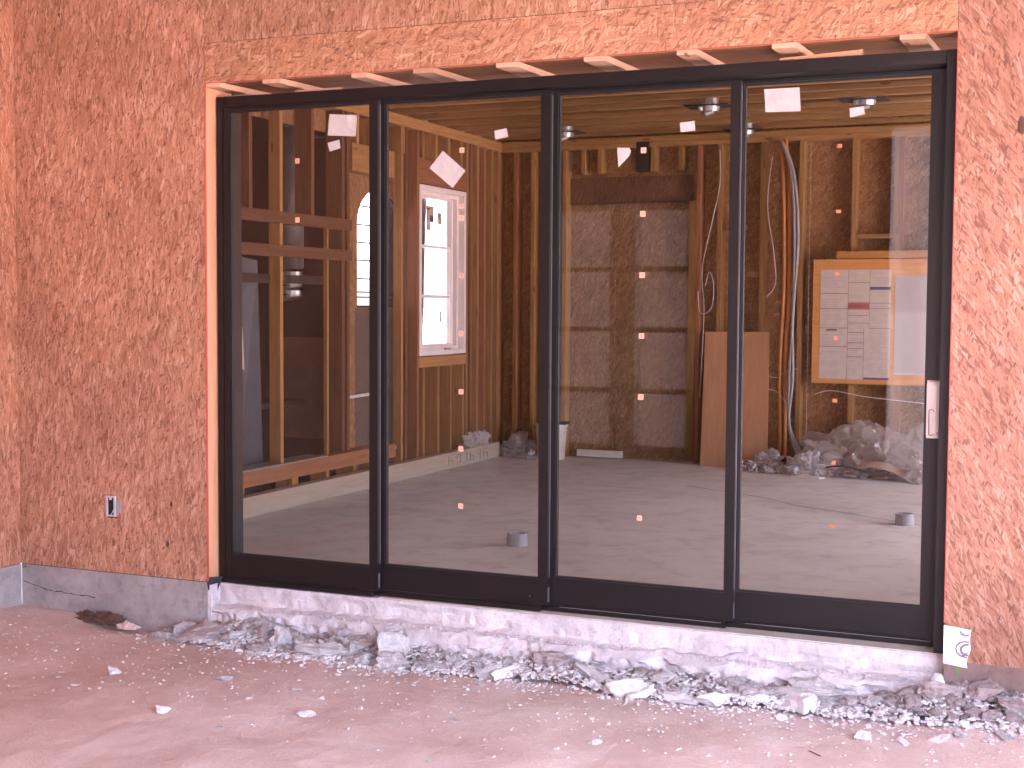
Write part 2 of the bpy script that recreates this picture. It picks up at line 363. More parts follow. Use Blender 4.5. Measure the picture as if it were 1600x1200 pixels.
MB().prism([(2.83, 2.4425), (3.17, 2.4425), (3.17, 2.466), (2.83, 2.451)], .098, .15).build('shim', m_jamb, fw)
for x, z, rr in ((3.794, 2.118, .022), (-.244, .186, .011), (-.218, .391, .009), (-.595, 1.865, .008), (4.3, 1.2, .012), (-.9, 2.9, .008)):
    MB().add([(x+rr*cos(t)*random.uniform(.6, 1.1), -.0012, z+rr*1.7*sin(t)*random.uniform(.8, 1.1)) for t in [i*pi/5 for i in range(10)]]+[(x, -.0015, z)], [(i, (i+1) % 10, 10) for i in range(10)]).build('knot_hole', m_root, fw)
# concrete stem wall, left of the door
def slabgrid(name, mat, par, x0, x1, prof, nx_, amp, seed, freq=9.):
    """an extruded profile (list of y,z) along x, with broken relief"""
    v = []; fcs = []; n = len(prof)
    for i in range(nx_+1):
        x = x0+(x1-x0)*i/nx_
        for j, (y, z) in enumerate(prof):
            a = amp[j] if isinstance(amp, (list, tuple)) else amp
            d = noise.noise((x*freq, z*freq*1.5, seed))*a+noise.noise((x*freq*3, z*freq*4, seed+4))*a*.45+noise.noise((x*1.3, j*.7, seed+9))*a*1.2-abs(noise.noise((x*5.5, z*11, seed+2)))*a*.5
            v.append((x, y+d, z+d*.55*(1 if j else 0)))
    for i in range(nx_):
        for j in range(n-1): fcs.append((i*n+j, i*n+j+1, (i+1)*n+j+1, (i+1)*n+j))
    m = MB(); m.v = v; m.f = fcs; return m.build(name, mat, par)
stem = thing('stem_wall', 'smooth grey concrete stem wall under the left OSB sheet', 'foundation')
B('concrete_face', m_stem, stem, -1.204, -1.0075, .002, .14, -.55, .0085)
B('concrete_face', m_stem, stem, -1.005, -.001, .0, .14, -.55, .0085)
B('plate_gasket', m_felt, stem, -1.204, -.001, .001, .02, .0087, .0118)
B('green_mark', m_green, stem, -1.2, -1.17, -.001, .0015, -.012, .006)
crk = MB(); x = -1.19; z = -.085
while x < -.72:
    x2 = x+.02; z2 = z+random.uniform(-.006, .0055); t = .0012+.0016*random.random()
    crk.add([(x, -.0008, z-t), (x2, -.0008, z2-t), (x2, -.0008, z2+t), (x, -.0008, z+t)], [(0, 1, 2, 3)]); x, z = x2, z2
crk.build('crack', m_felt, stem)
B('corner_return', m_foot, stem, -.0008, .016, .004, .10, -.55, -.004)
MB().add([(-.003, -.002, .004), (.006, -.002, .002), (.02, .085, .0), (.034, .084, .028), (-.002, .012, .034), (-.002, -.002, .028), (.006, -.003, -.03), (.016, .06, -.045)],
         [(0, 1, 4, 5), (1, 2, 3, 4), (0, 6, 1), (1, 6, 7, 2)]).build('flashing_tape', m_felt, stem)
stem2 = thing('stem_wall', 'brown shade-darkened concrete foundation under the OSB sheet right of the door', 'foundation')
B('concrete_face', m_stemR, stem2, 3.556, 5.2, .002, .14, -.55, -.0045)
# chipped footing under the door
ft = thing('door_footing', 'chipped pale concrete footing step running under the black door sill', 'foundation')
P = [(.26, -.004), (.135, -.0045), (.085, -.005), (.078, -.02), (.078, -.05), (.082, -.085), (.07, -.098), (.045, -.105), (.022, -.112), (.008, -.125), (.004, -.15), (.002, -.18), (-.004, -.22), (-.01, -.30)]
A = [0, 0, .002, .006, .012, .018, .030, .026, .030, .034, .034, .026, .02, .012]
slabgrid('footing_step', m_foot, ft, .0165, 3.556, P, 420, A, 2.2)
B('mortar_lip', m_whiteboard, ft, .93, 3.54, .0865, .30, -.0035, .0005)

# left side wall, seen edge-on at the far left
sw = thing('side_wall', 'OSB sheathed side wall at the far left meeting the front wall in the corner', 'wall')
for y0, y1 in ((-1.22, -.0015), (-2.44, -1.2225), (-3.66, -2.4425), (-4.88, -3.6625), (-6.1, -4.8825)):
    B('osb_panel', m_osb_side, sw, -1.216, -1.204, y0, y1, .012, TZ)
B('wall_framing', m_pine['z'], sw, -1.35, -1.2165, -6.1, .15, .012, TZ)
B('concrete_face', m_stem, sw, -1.35, -1.2045, -6.1, .0, -.55, .0085)
# right side wall of the porch with its wide opening (outside the frame, lets the day in)
rw = thing('porch_right_wall', 'OSB wall on the right side of the porch with a wide open bay', 'wall')
B('osb_panel', m_osb_side, rw, 4.9, 4.912, -1.2, .0, -.3, TZ)
B('osb_panel', m_osb_side, rw, 4.9, 4.912, -8.4, -1.2025, 2.4, TZ)
B('wall_framing', m_pine['z'], rw, 4.9125, 5.05, -1.2, .15, -.3, TZ)
B('wall_framing', m_pine['y'], rw, 4.9125, 5.05, -8.4, -1.2025, 2.4, TZ)
# wall behind the camera: a glazed pair of doors and an open bay, seen only as reflections
bw = thing('porch_back_wall', 'OSB wall closing the porch behind the viewer with a glazed door pair', 'wall')
for x0, x1, z0, z1 in ((-2.6, -1.61, -.3, TZ), (-1.608, .08, 2.57, TZ), (.082, 2.10, -.3, TZ), (2.102, 4.75, 3.25, TZ), (4.752, 5.2, -.3, TZ)):
    B('osb_panel', m_osb_up, bw, x0, x1, -8.42, -8.4, z0, z1)
B('osb_panel', m_osb_side, bw, -2.62, -2.6, -8.4, -6.1, -.3, TZ); B('osb_panel', m_osb_up, bw, -2.6, -1.36, -6.12, -6.1, -.3, TZ)
v = []; f_ = []; n = 60  # sheet added out of view to soften the bay's light and reflection
for i in range(n+1):
    for j in range(5): v.append((2.02+2.8*i/n, -8.46+.05*sin(i*.9+.2*j)+.04*noise.noise((i*.35, j*.6, 2)), -.30+3.66*j/4))
for i in range(n):
    for j in range(4): f_.append((i*5+j, (i+1)*5+j, (i+1)*5+j+1, i*5+j+1))
m = MB(); m.v = v; m.f = f_; o = m.build('added_diffuser', m_diffuser, smooth=True); o.modifiers.new('t', 'SOLIDIFY').thickness = .001
tag(o, 'unseen milky plastic diffuser added across the open bay behind the viewer', 'curtain')
gd = thing('glazed_door_pair', 'pair of glazed doors with four panes each in the wall behind the viewer', 'door')
for n_, (x0, x1) in enumerate(((-1.62, -.7655), (-.7645, .092))):
    wl, wr = (.11, .14) if n_ == 0 else (.14, .11)
    B('door_stile', m_darkboard, gd, x0, x0+wl, -8.46, -8.421, -.25, 2.60); B('door_stile', m_darkboard, gd, x1-wr, x1, -8.46, -8.421, -.25, 2.60)
    for z0, z1 in ((-.40, -.13), (.455, .505), (1.135, 1.185), (1.795, 1.845), (2.47, 2.60)): B('door_rail', m_darkboard, gd, x0+wl+.0005, x1-wr-.0005, -8.455, -8.425, z0, z1)
    for z0, z1 in ((-.13, .455), (.505, 1.135), (1.185, 1.795), (1.845, 2.47)): B('glass_pane', m_filmpane, gd, x0+wl, x1-wr, -8.445, -8.44, z0, z1)

# ------------------------------------------------------------------ the sliding door
door = thing('sliding_door', 'black four-panel sliding glass door with deep bottom rails in the OSB wall', 'door')
Y0, ST = .09, .0355
B('jamb', m_black, door, .010, .044, .086, .25, .001, 2.44)
B('jamb', m_black, door, 3.505, 3.549, .086, .27, .001, 2.44)
B('head', m_black, door, .0445, 3.5045, .086, .27, 2.386, 2.44, bevel=.002)
B('head_groove', m_black2, door, 3.30, 3.485, .0845, .0858, 2.394, 2.406)
for k_, (sx) in enumerate((.0445, .90, 1.76, 2.62)):
    ex = (.8995, 1.7595, 2.6195, 3.5045)[k_]; y = Y0+ST*k_
    B('sill_track', m_black, door, sx, ex, y-.012, .27, .001, .022, bevel=.002)
    B('track_rib', m_alu_edge if k_ > 1 else m_black, door, sx+.08, ex-.02, y-.010, y-.0075, .0222, .0245)
    B('track_rib', m_black, door, sx, ex, y-.004, y, .0222, .030)
GX = ((.087, .873), (.948, 1.739), (1.819, 2.606), (2.665, 3.434)); RX = (.922, 1.789, 2.651, 3.5035); LX = (.0455, .878, 1.744, 2.611)
GB = (.150, .156, .163, .166)
for k_ in range(4):
    y = Y0+ST*k_; gx0, gx1 = GX[k_]; x0, x1 = LX[k_], RX[k_]
    lab = ('leftmost glass panel, set nearest the outer wall face', 'second glass panel from the left', 'third glass panel from the left', 'rightmost glass panel, carrying the pale handle')[k_]
    fr = MB()
    fr.box(x0, gx0-.008, y, y+.034, .031, 2.384).box(gx1+.006, x1, y, y+.034, .031, 2.384)
    fr.box(gx0-.008, gx1+.006, y+.001, y+.033, .031, GB[k_]-.007).box(gx0-.008, gx1+.006, y+.001, y+.033, 2.370, 2.384)
    o = sl(fr.build('door_panel', m_black, door), lab)
    # glazing bead, slightly recessed
    bd = MB(); a0, a1, b0, b1 = gx0-.008, gx1+.006, GB[k_]-.007, 2.370
    bd.box(a0, gx0, y+.006, y+.028, b0, b1).box(gx1, a1, y+.006, y+.028, b0, b1).box(gx0, gx1, y+.006, y+.028, b0, GB[k_]).box(gx0, gx1, y+.006, y+.028, 2.362, b1)
    bd.build('glazing_bead', m_black2, o)
    B('glass_pane', m_glass, o, gx0, gx1, y+.014, y+.020, GB[k_], 2.362)
    if k_ < 3:
        B('interlock_rib', m_alu_edge, o, x1+.0002, x1+.0015, y+.022, y+.026, .16, 2.36)
        B('weather_strip', m_alu_edge, o, x1+.0002, x1+.002, y+.008, y+.020, .045, .112)
    if k_ == 3:
        cx, z0, z1 = 3.478, .872, 1.112
        pl = MB(); n = 10; prof = []
        for i in range(n+1):
            t = i/n; prof.append((-.033+.066*t, -.012-.012*sin(pi*t)))
        vs = []; ZZ = [z0, z0+.006, z0+.02, z1-.02, z1-.006, z1]; DD = [.35, .75, 1, 1, .75, .35]
        for z, dd in zip(ZZ, DD):
            for (px_, py_) in prof: vs.append((cx+px_*(1 if dd == 1 else .97), y+py_*dd, z))
        W_ = n+1; fs = [(a*W_+b, a*W_+b+1, (a+1)*W_+b+1, (a+1)*W_+b) for a in range(5) for b in range(n)]
        vs += [(cx-.033, y+.001, z0), (cx+.033, y+.001, z0), (cx+.033, y+.001, z1), (cx-.033, y+.001, z1)]; q = 6*W_
        fs += [tuple([q, q+1]+[i for i in range(n, -1, -1)]), tuple([q+3]+[5*W_+i for i in range(n+1)]+[q+2]), tuple([q]+[a*W_ for a in range(6)]+[q+3]), tuple([q+1, q+2]+[a*W_+n for a in range(5, -1, -1)])]
        pl.add(vs, fs); sl(pl.build('handle', m_handle, o, smooth=False), 'pale enamelled pull plate with a narrow finger slot and a keyhole')
        pts = [(cx-.012+.009*cos(t), y-.0252, (z0+.022 if sin(t) < 0 else z0+.112)+.009*sin(t)) for t in [i*pi/8 for i in range(17)]]
        MB().tube(pts, .0016, 6, False).build('finger_slot', m_grout, o)
        MB().tube([(cx+.016+.005*cos(t), y-.0235, z0+.022+.005*sin(t)) for t in [i*pi/5 for i in range(11)]], .0014, 6, False).build('keyhole', m_grout, o)
B('screw', m_alu_edge, door, 1.700, 1.705, Y0+ST-.0022, Y0+ST+.0005, .066, .071)

# stickers and taped papers on the glass
nm = ('first', 'second', 'third', 'fourth')
cols = {0: (.469, [2.11, 1.823]), 1: (1.341, [2.132, 1.873, 1.817, 1.549, 1.278, 1.004, .734, .463]), 2: (2.214, [2.101, 1.821, 1.549, 1.278, 1.005, .459]), 3: (3.066, [2.09, 1.815, 1.553, 1.278, 1.013, .745, .474])}
ordn = ('topmost', 'second from the top', 'third from the top', 'fourth from the top', 'fifth from the top', 'sixth from the top', 'seventh from the top', 'eighth from the top')
for k_, (x, zs) in cols.items():
    y = Y0+ST*k_+.0138
    for i, z in enumerate(zs):
        red = k_ == 3
        pos = ordn[i] if i < len(zs)-1 else 'lowest of all'
        t = thing('sticker', f"small {'faded red' if red else 'orange square'} sticker on the {nm[k_]} glass panel, {pos}", 'sticker', 'square stickers in columns on the door glass')
        s_ = .0125 if not red else .011
        dy = -.001 if not red else .009
        yy = y if not red else y+.0075
        if not red:
            B('sticker_sheet', m_sticker, t, x-s_, x+s_, yy-.0008, yy, z-s_, z+s_); B('printed_square', m_sticker_in, t, x-.005, x+.005, yy-.0012, yy-.0009, z-.005, z+.005)
        else: B('sticker_sheet', m_sticker_red, t, x-s_, x+s_*.8, yy, yy+.0008, z-s_*.7, z+s_*.8)
def sheet(label, pts, y, crease=0.004, seed=1, hole=None):
    """a slightly buckled paper quad taped on the glass; pts = TL,TR,BR,BL in x,z"""
    n = 6; v = []; f_ = []
    for i in range(n+1):
        for j in range(n+1):
            s_, t = i/n, j/n
            a = [pts[0][q]*(1-s_)+pts[1][q]*s_ for q in (0, 1)]; b = [pts[3][q]*(1-s_)+pts[2][q]*s_ for q in (0, 1)]
            x = a[0]*(1-t)+b[0]*t; z = a[1]*(1-t)+b[1]*t
            v.append((x, y-.001-abs(noise.noise((x*22, z*22, seed)))*crease, z))
    for i in range(n):
        for j in range(n): f_.append((i*(n+1)+j, i*(n+1)+j+1, (i+1)*(n+1)+j+1, (i+1)*(n+1)+j))
    m = MB(); m.v = v; m.f = f_; o = m.build('taped_paper', m_paper)
    so = o.modifiers.new('thick', 'SOLIDIFY'); so.thickness = .0004
    return tag(o, label, 'paper', 'papers taped to the door glass')
gy = [Y0+ST*k+.0138 for k in range(4)]
sheet('larger crumpled white paper taped high on the leftmost glass panel', [(.652, 2.327), (.804, 2.314), (.797, 2.214), (.641, 2.226)], gy[0], .006, 2)
sheet('small tilted white paper just below the large one on the leftmost glass panel', [(.641, 2.190), (.705, 2.203), (.712, 2.162), (.652, 2.148)], gy[0], .002, 3)
sheet('white paper turned like a diamond on the second glass panel', [(1.243, 2.133), (1.36, 2.036), (1.294, 1.958), (1.173, 2.054)], gy[1], .004, 4)
sheet('small white paper near the top right of the second glass panel', [(1.506, 2.213), (1.567, 2.224), (1.577, 2.184), (1.512, 2.173)], gy[1], .002, 5)
sheet('small white rectangle of paper near the top of the third glass panel', [(2.379, 2.214), (2.446, 2.220), (2.449, 2.177), (2.383, 2.173)], gy[2], .002, 6)
o = MB().prism([(2.091, 2.117), (2.150, 2.114), (2.156, 2.098), (2.148, 2.078), (2.130, 2.060), (2.098, 2.030)], gy[2]-.0025, gy[2]-.001).build('taped_paper', m_paper)
tag(o, 'torn three-cornered white paper on the third glass panel', 'paper', 'papers taped to the door glass')
sheet('large creased white paper at the top left of the rightmost glass panel', [(2.742, 2.344), (2.893, 2.344), (2.9, 2.243), (2.749, 2.246)], gy[3], .006, 7)
sheet('small white paper near the top middle of the rightmost glass panel', [(3.104, 2.244), (3.162, 2.251), (3.168, 2.217), (3.107, 2.206)], gy[3], .002, 8)

# ------------------------------------------------------------------ outlet box on the left sheet
bx = thing('outlet_box', 'open grey plastic electrical box set in the left OSB sheet', 'electrical box')
x0, x1, z0, z1 = -.625, -.567, .305, .412
m = MB(); m.box(x0, x0+.008, -.012, .02, z0, z1).box(x1-.008, x1, -.012, .02, z0, z1).box(x0+.008, x1-.008, -.012, .02, z0, z0+.008).box(x0+.008, x1-.008, -.012, .02, z1-.008, z1)
m.build('box_rim', m_boxgrey, bx)
B('box_back', m_dark, bx, x0+.008, x1-.008, -.002, -.0012, z0+.008, z1-.008)
B('mud_ring', m_stem, bx, x1+.0005, x1+.032, -.003, .0005, z0+.022, z1-.022)
B('screw_lug', m_boxgrey, bx, x0+.022, x0+.032, -.011, -.003, z1-.020, z1-.0082)
MB().tube([(x0+.028, -.006, z0+.01), (x0+.040, -.009, z0+.022), (x0+.046, -.008, z0+.035)], .002, 6).build('wire_end', m_wirew, bx)
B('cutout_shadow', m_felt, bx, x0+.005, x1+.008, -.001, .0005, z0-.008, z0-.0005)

# torn house wrap at the right foot of the door
hw = thing('house_wrap_scrap', 'torn white house wrap with curved grey lettering at the lower right of the door', 'wrap')
v = []; f_ = []; n = 8
for i in range(n+1):
    for j in range(n+1):
        s_, t = i/n, j/n
        x = 3.553+.105*s_+(.012*noise.noise((t*3, 5, 1)) if i == n else 0)-.012*t*s_; z = .142-.155*t-.012*s_
        v.append((x, -.004-.006*abs(noise.noise((s_*3, t*4, 7)))-.004*(1-s_), z))
for i in range(n):
    for j in range(n): f_.append((i*(n+1)+j, i*(n+1)+j+1, (i+1)*(n+1)+j+1, (i+1)*(n+1)+j))
m = MB(); m.v = v; m.f = f_; o = m.build('wrap_sheet', m_wrap, hw); o.modifiers.new('t', 'SOLIDIFY').thickness = .0006
for cx, cz, rr, t0, t1, th in ((3.640, .052, .042, 60, 270, .0028), (3.646, .050, .028, 70, 290, .004), (3.640, .128, .026, 190, 300, .003), (3.642, .028, .012, 60, 300, .0026)):
    MB().tube([(min(3.650, cx+rr*.9*cos(radians(t))), -.0125, cz+rr*.75*sin(radians(t))) for t in range(t0, t1, 15)], th, 5).build('printed_letter', m_wrapink, hw)
for z in (.100, .108, -.006): B('printed_line', m_wrapink, hw, 3.612, 3.645, -.0128, -.0118, z, z+.0016)
MB().prism([(3.596, -.016), (3.618, -.015), (3.622, -.035), (3.612, -.05), (3.616, -.066), (3.604, -.062), (3.600, -.04)], .0, .003).build('paint_mark', m_green, stem2)
tag(MB().add([(3.50, -.03, -.105), (3.545, -.045, -.115), (3.565, -.01, -.098), (3.52, .01, -.06), (3.53, -.02, -.075), (3.55, -.005, -.06)], [(0, 1, 4), (1, 2, 5, 4), (0, 4, 3), (4, 5, 3), (2, 5, 3), (0, 3, 2, 1)]).build('plastic_scrap', m_wrap), 'small bluish white plastic scrap in the corner below the door jamb', 'scrap')

# ------------------------------------------------------------------ the room behind the glass
struct(MB().box(-1.4, 6.9, .27, 6.6, -.30, .0).build('interior_floor', m_floor))
jc = MB(); pl_ = [(1.15, 4.72), (1.66, 4.43), (1.9, 4.27), (2.13, 4.03), (2.45, 3.86), (2.81, 3.63), (3.1, 3.45)]
for (a, b), (c, d) in zip(pl_, pl_[1:]): jc.add([(a, b-.008, .0042), (c, d-.008, .0042), (c, d+.008, .0042), (a, b+.008, .0042)], [(0, 1, 2, 3)])
struct(jc.build('floor_crack', simple('crack_dirt', (.13, .11, .10), .9)))
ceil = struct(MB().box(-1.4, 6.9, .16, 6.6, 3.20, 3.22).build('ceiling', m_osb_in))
y = .55; i = 0
while y < 6.2:
    B('joist', m_pine['x'], ceil, -1.28, 6.6, y+.004, y+.016, 2.985+.004*(i % 3), 3.1995)
    B('joist_flange', m_pine['x'], ceil, -1.28, 6.6, y-.022, y+.042, 2.95+.004*(i % 3), 2.9845+.004*(i % 3))
    y += .37; i += 1
struct(B('roof_slab', m_porchceil, None, -3.2, 6.9, .16, 6.9, 3.36, 3.5))
struct(B('ceiling_edge', m_osb_in, None, -1.4, 6.9, .53, .56, 2.5, 3.2))

lw = thing('left_stud_wall', 'open timber stud wall along the left side of the room', 'wall')
XF, XB = -1.13, -1.27
def stud(par, y0, y1, z0=.06, z1=2.86, mat=None, x0=XB, x1=XF, name='stud'):
    return B(name, mat or m_pine['z'], par, x0, x1, y0, y1, z0, z1)
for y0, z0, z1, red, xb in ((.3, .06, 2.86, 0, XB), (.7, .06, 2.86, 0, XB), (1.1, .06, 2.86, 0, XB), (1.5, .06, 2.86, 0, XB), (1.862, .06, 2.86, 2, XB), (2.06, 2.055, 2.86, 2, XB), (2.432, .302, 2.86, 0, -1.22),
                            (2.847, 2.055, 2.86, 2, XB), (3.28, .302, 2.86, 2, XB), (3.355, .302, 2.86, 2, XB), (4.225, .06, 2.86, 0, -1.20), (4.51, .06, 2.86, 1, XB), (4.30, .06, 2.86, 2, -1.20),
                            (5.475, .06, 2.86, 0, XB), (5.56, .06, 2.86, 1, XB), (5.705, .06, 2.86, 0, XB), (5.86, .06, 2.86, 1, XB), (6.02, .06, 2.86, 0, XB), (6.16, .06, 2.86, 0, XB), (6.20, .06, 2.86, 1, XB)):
    stud(lw, y0, y0+.038, z0, z1, (m_pine, m_pine_red, m_dim)[red]['z'], xb)
stud(lw, 3.06, 3.085, .302, 1.97, x0=-1.16, name='batten')
for y0 in (4.62, 4.90, 5.15, 5.40): stud(lw, y0, y0+.038, .06, .885, name='cripple_stud')
for y0 in (3.5, 3.72, 3.95, 4.25, 4.6, 4.85, 5.1, 5.35): stud(lw, y0, y0+.038, 2.64, 2.86, name='cripple_stud')
for y0 in (1.95, 2.58, 2.62, 3.05, 3.45, 3.8): stud(lw, y0, y0+.038, .06, .18, name='cripple_stud')
B('top_plate', m_pine['y'], lw, XB, XF, .3, 6.26, 2.862, 2.948); B('bottom_plate', m_pine['y'], lw, XB, XF, .3, 6.26, .002, .058)
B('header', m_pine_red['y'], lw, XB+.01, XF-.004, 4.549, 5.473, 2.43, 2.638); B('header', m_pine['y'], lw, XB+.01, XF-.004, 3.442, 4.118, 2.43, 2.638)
B('crosspiece', m_dim['y'], lw, XF-.05, XF+.006, 1.902, 3.42, 1.972, 2.053); B('crosspiece', m_dim['y'], lw, XF-.05, XF+.006, 1.902, 3.42, 1.742, 1.822)
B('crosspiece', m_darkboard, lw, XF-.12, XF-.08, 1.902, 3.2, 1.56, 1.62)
B('window_sill_plate', m_pine['y'], lw, XB, XF, 4.547, 5.473, .888, .972)
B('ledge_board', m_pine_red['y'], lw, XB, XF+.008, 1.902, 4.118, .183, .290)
B('ledge_flashing', m_foil, lw, XB-.02, XF+.012, 1.93, 3.05, .2905, .300)
# sheathing behind the studs with two window holes and the recess
SX0, SX1 = -1.284, -1.272
for y0, y1, z0, z1 in ((.16, 1.90, 0, 3.2), (1.902, 3.44, 2.70, 3.2), (3.442, 3.72, 0, 3.2), (3.722, 4.545, 1.385, 1.39), (3.722, 4.545, 2.42, 3.2), (4.547, 5.50, 0, .98), (4.547, 5.50, 2.425, 3.2), (5.502, 6.41, 0, 3.2)):
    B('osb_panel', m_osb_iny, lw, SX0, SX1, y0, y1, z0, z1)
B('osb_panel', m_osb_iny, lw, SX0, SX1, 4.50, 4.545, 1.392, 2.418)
B('brown_board', simple('grey_brown_board', (.085, .068, .056), .8), lw, SX0, SX1, 3.722, 4.545, 0, 1.384)
# arch infill: a panel with an arched hole
cy_, hw_, zs_, ap = 4.13, .372, 2.05, .29
arc = [(cy_-hw_*cos(t), zs_+ap*sin(t)) for t in [i*pi/16 for i in range(17)]]
MB().prism([(3.722, 2.418)]+[(3.722, 2.05)]+arc+[(4.499, 2.05), (4.499, 2.418)], SX0, SX1, 'yz').build('osb_panel', m_osb_iny, lw)
MB().prism([(3.722, 1.391), (3.757, 1.391), (3.757, 2.049), (3.722, 2.049)], SX0, SX1, 'yz').build('osb_panel', m_osb_iny, lw)
aw = thing('arched_window', 'bright arched window with thin dark glazing bars seen between the left studs', 'window')
XA = -1.30
outl = [(cy_-hw_-.03, 1.38)]+[(cy_-(hw_+.03)*cos(t), zs_+(ap+.03)*sin(t)) for t in [i*pi/16 for i in range(17)]]+[(cy_+hw_+.03, 1.38)]
inn = [(cy_-hw_, 1.407)]+arc+[(cy_+hw_, 1.407)]
fm = MB(); n = len(outl); vs = [(XA-.03, a, b) for a, b in outl]+[(XA-.03, a, b) for a, b in inn]+[(XA, a, b) for a, b in outl]+[(XA, a, b) for a, b in inn]
fs = []
for i in range(n):
    j = (i+1) % n; fs += [(i, j, n+j, n+i), (2*n+i, 3*n+i, 3*n+j, 2*n+j), (i, 2*n+i, 2*n+j, j), (n+i, n+j, 3*n+j, 3*n+i)]
fm.add(vs, fs).build('window_frame', m_darkboard, aw)
for z in (2.194, 2.046, 1.906, 1.765, 1.619, 1.513, 1.473):
    h_ = hw_ if z < zs_ else hw_*math.sqrt(max(0, 1-((z-zs_)/ap)**2))
    B('glazing_bar', m_darkboard, aw, XA-.012, XA, cy_-h_, cy_+h_, z-.0055, z+.0055)
MB().prism(inn, XA-.02, XA-.017, 'yz').build('glass_pane', m_glass2, aw)

ww = thing('white_window', 'white vinyl window with two crossbars and stickers in the left wall', 'window')
def frame_yz(par, name, mat, y0, y1, z0, z1, wd, xa, xb):
    m = MB(); m.box(xa, xb, y0, y0+wd, z0, z1).box(xa, xb, y1-wd, y1, z0, z1).box(xa, xb, y0+wd, y1-wd, z0, z0+wd).box(xa, xb, y0+wd, y1-wd, z1-wd, z1)
    return m.build(name, mat, par, bevel=.002)
frame_yz(ww, 'outer_frame', m_vinyl, 4.552, 5.462, .986, 2.42, .038, -1.27, -1.125)
frame_yz(ww, 'sash', m_vinyl, 4.5905, 5.4235, 1.0245, 2.3815, .030, -1.275, -1.185)
fi = frame_yz(ww, 'inner_sash', m_vinyl, 4.621, 5.393, 1.055, 2.351, .022, -1.28, -1.225)
for z in (1.918, 1.488): B('crossbar', m_vinyl, ww, -1.262, -1.238, 4.6435, 5.3705, z-.012, z+.012)
B('glass_pane', m_glass2, ww, -1.255, -1.251, 4.6435, 5.3705, 1.0775, 2.3285)
B('window_latch', m_steel, ww, -1.18, -1.155, 5.13, 5.22, 1.026, 1.040)
for y0, y1, z0, z1 in ((4.92, 5.06, 2.13, 2.27), (4.92, 5.00, 2.06, 2.129), (5.14, 5.22, 2.12, 2.22), (5.18, 5.22, 1.26, 1.36)):
    B('label_sheet', m_card if z0 > 2 else m_greycon, ww, -1.2508, -1.2500, y0, y1, z0, z1)
B('label_print', m_felt, ww, -1.2498, -1.2493, 4.99, 5.05, 2.135, 2.19); B('label_print', m_felt, ww, -1.2498, -1.2493, 4.925, 4.98, 2.235, 2.25); B('label_print', m_felt, ww, -1.2498, -1.2493, 5.15, 5.17, 2.17, 2.24)
# film hung outside the window
v = []; f_ = []; n = 26
for i in range(n+1):
    for j in range(9):
        y_ = 4.45+.86*i/n-.10*(j/8)*(i/n); z_ = 2.6-1.7*j/8
        v.append((-1.42+.022*sin(i*1.1+.3*j)+.015*noise.noise((i*.3, j*.3, 2)), y_, z_))
for i in range(n):
    for j in range(8): f_.append((i*9+j, i*9+j+1, (i+1)*9+j+1, (i+1)*9+j))
m = MB(); m.v = v; m.f = f_
o = m.build('plastic_sheet', m_filmblue, smooth=True); o.modifiers.new('t', 'SOLIDIFY').thickness = .001
tag(o, 'bluish white plastic sheet hanging outside the white window', 'plastic sheet')

# recess behind the left studs, shade put into near-black boards, with what stands in it
al = thing('dark_alcove', 'dark boarded recess behind the open studs on the left', 'alcove')
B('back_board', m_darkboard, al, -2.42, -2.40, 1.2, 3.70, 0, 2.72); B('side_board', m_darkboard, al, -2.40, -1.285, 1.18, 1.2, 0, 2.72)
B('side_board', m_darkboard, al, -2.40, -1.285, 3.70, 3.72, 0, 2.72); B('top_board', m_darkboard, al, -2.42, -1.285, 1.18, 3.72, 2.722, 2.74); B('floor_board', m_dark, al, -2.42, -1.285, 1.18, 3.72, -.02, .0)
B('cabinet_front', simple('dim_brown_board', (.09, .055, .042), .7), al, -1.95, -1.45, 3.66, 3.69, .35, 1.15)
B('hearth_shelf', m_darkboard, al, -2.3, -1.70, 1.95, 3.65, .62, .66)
o = MB().tube([(-1.48, 3.12, 1.68), (-1.48, 3.12, 2.72)], .10, 20).build('duct_pipe', m_duct, smooth=True)
tag(o, 'grey sheet metal duct standing upright behind the left studs', 'duct')
dp = MB()
for i in range(6): dp.tube([(-1.48+.006*(i % 2), 3.12, 1.63-.035*i), (-1.48, 3.12, 1.655-.035*i)], .085, 16)
tag(dp.build('duct_elbow', m_steel), 'shiny crimped duct section below the grey duct on the left', 'duct')
o = MB().add([(-1.48, 2.40, .02), (-1.42, 2.66, .02), (-1.40, 2.56, 1.72), (-1.46, 2.40, 1.75), (-1.50, 2.42, .02), (-1.44, 2.68, .02), (-1.42, 2.57, 1.72), (-1.48, 2.41, 1.75)],
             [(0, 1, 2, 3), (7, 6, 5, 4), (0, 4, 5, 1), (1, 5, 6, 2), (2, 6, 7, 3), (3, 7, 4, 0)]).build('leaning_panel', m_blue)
tag(o, 'dark blue panel leaning in the recess behind the leftmost glass', 'panel')
tag(MB().add([(-1.44, 2.43, .95), (-1.44, 2.45, .95), (-1.44, 2.43, 1.25), (-1.44, 2.415, 1.25), (-1.445, 2.43, .95), (-1.445, 2.45, .95), (-1.445, 2.43, 1.25), (-1.445, 2.415, 1.25)], [(0, 1, 2, 3), (7, 6, 5, 4), (0, 4, 5, 1), (1, 5, 6, 2), (2, 6, 7, 3), (3, 7, 4, 0)]).build('strip', m_whiteboard), 'short pale strip on the edge of the dark blue panel', 'strip')
tag(MB().tube([(-1.20, 3.46, .70), (-1.20, 4.10, .71)], .014, 8).build('pale_pipe', m_wirew), 'pale horizontal pipe below the arched window', 'pipe')
gv_ = thing('gas_valve', 'small shiny metal valve with a hanging cable beside the left studs', 'valve')
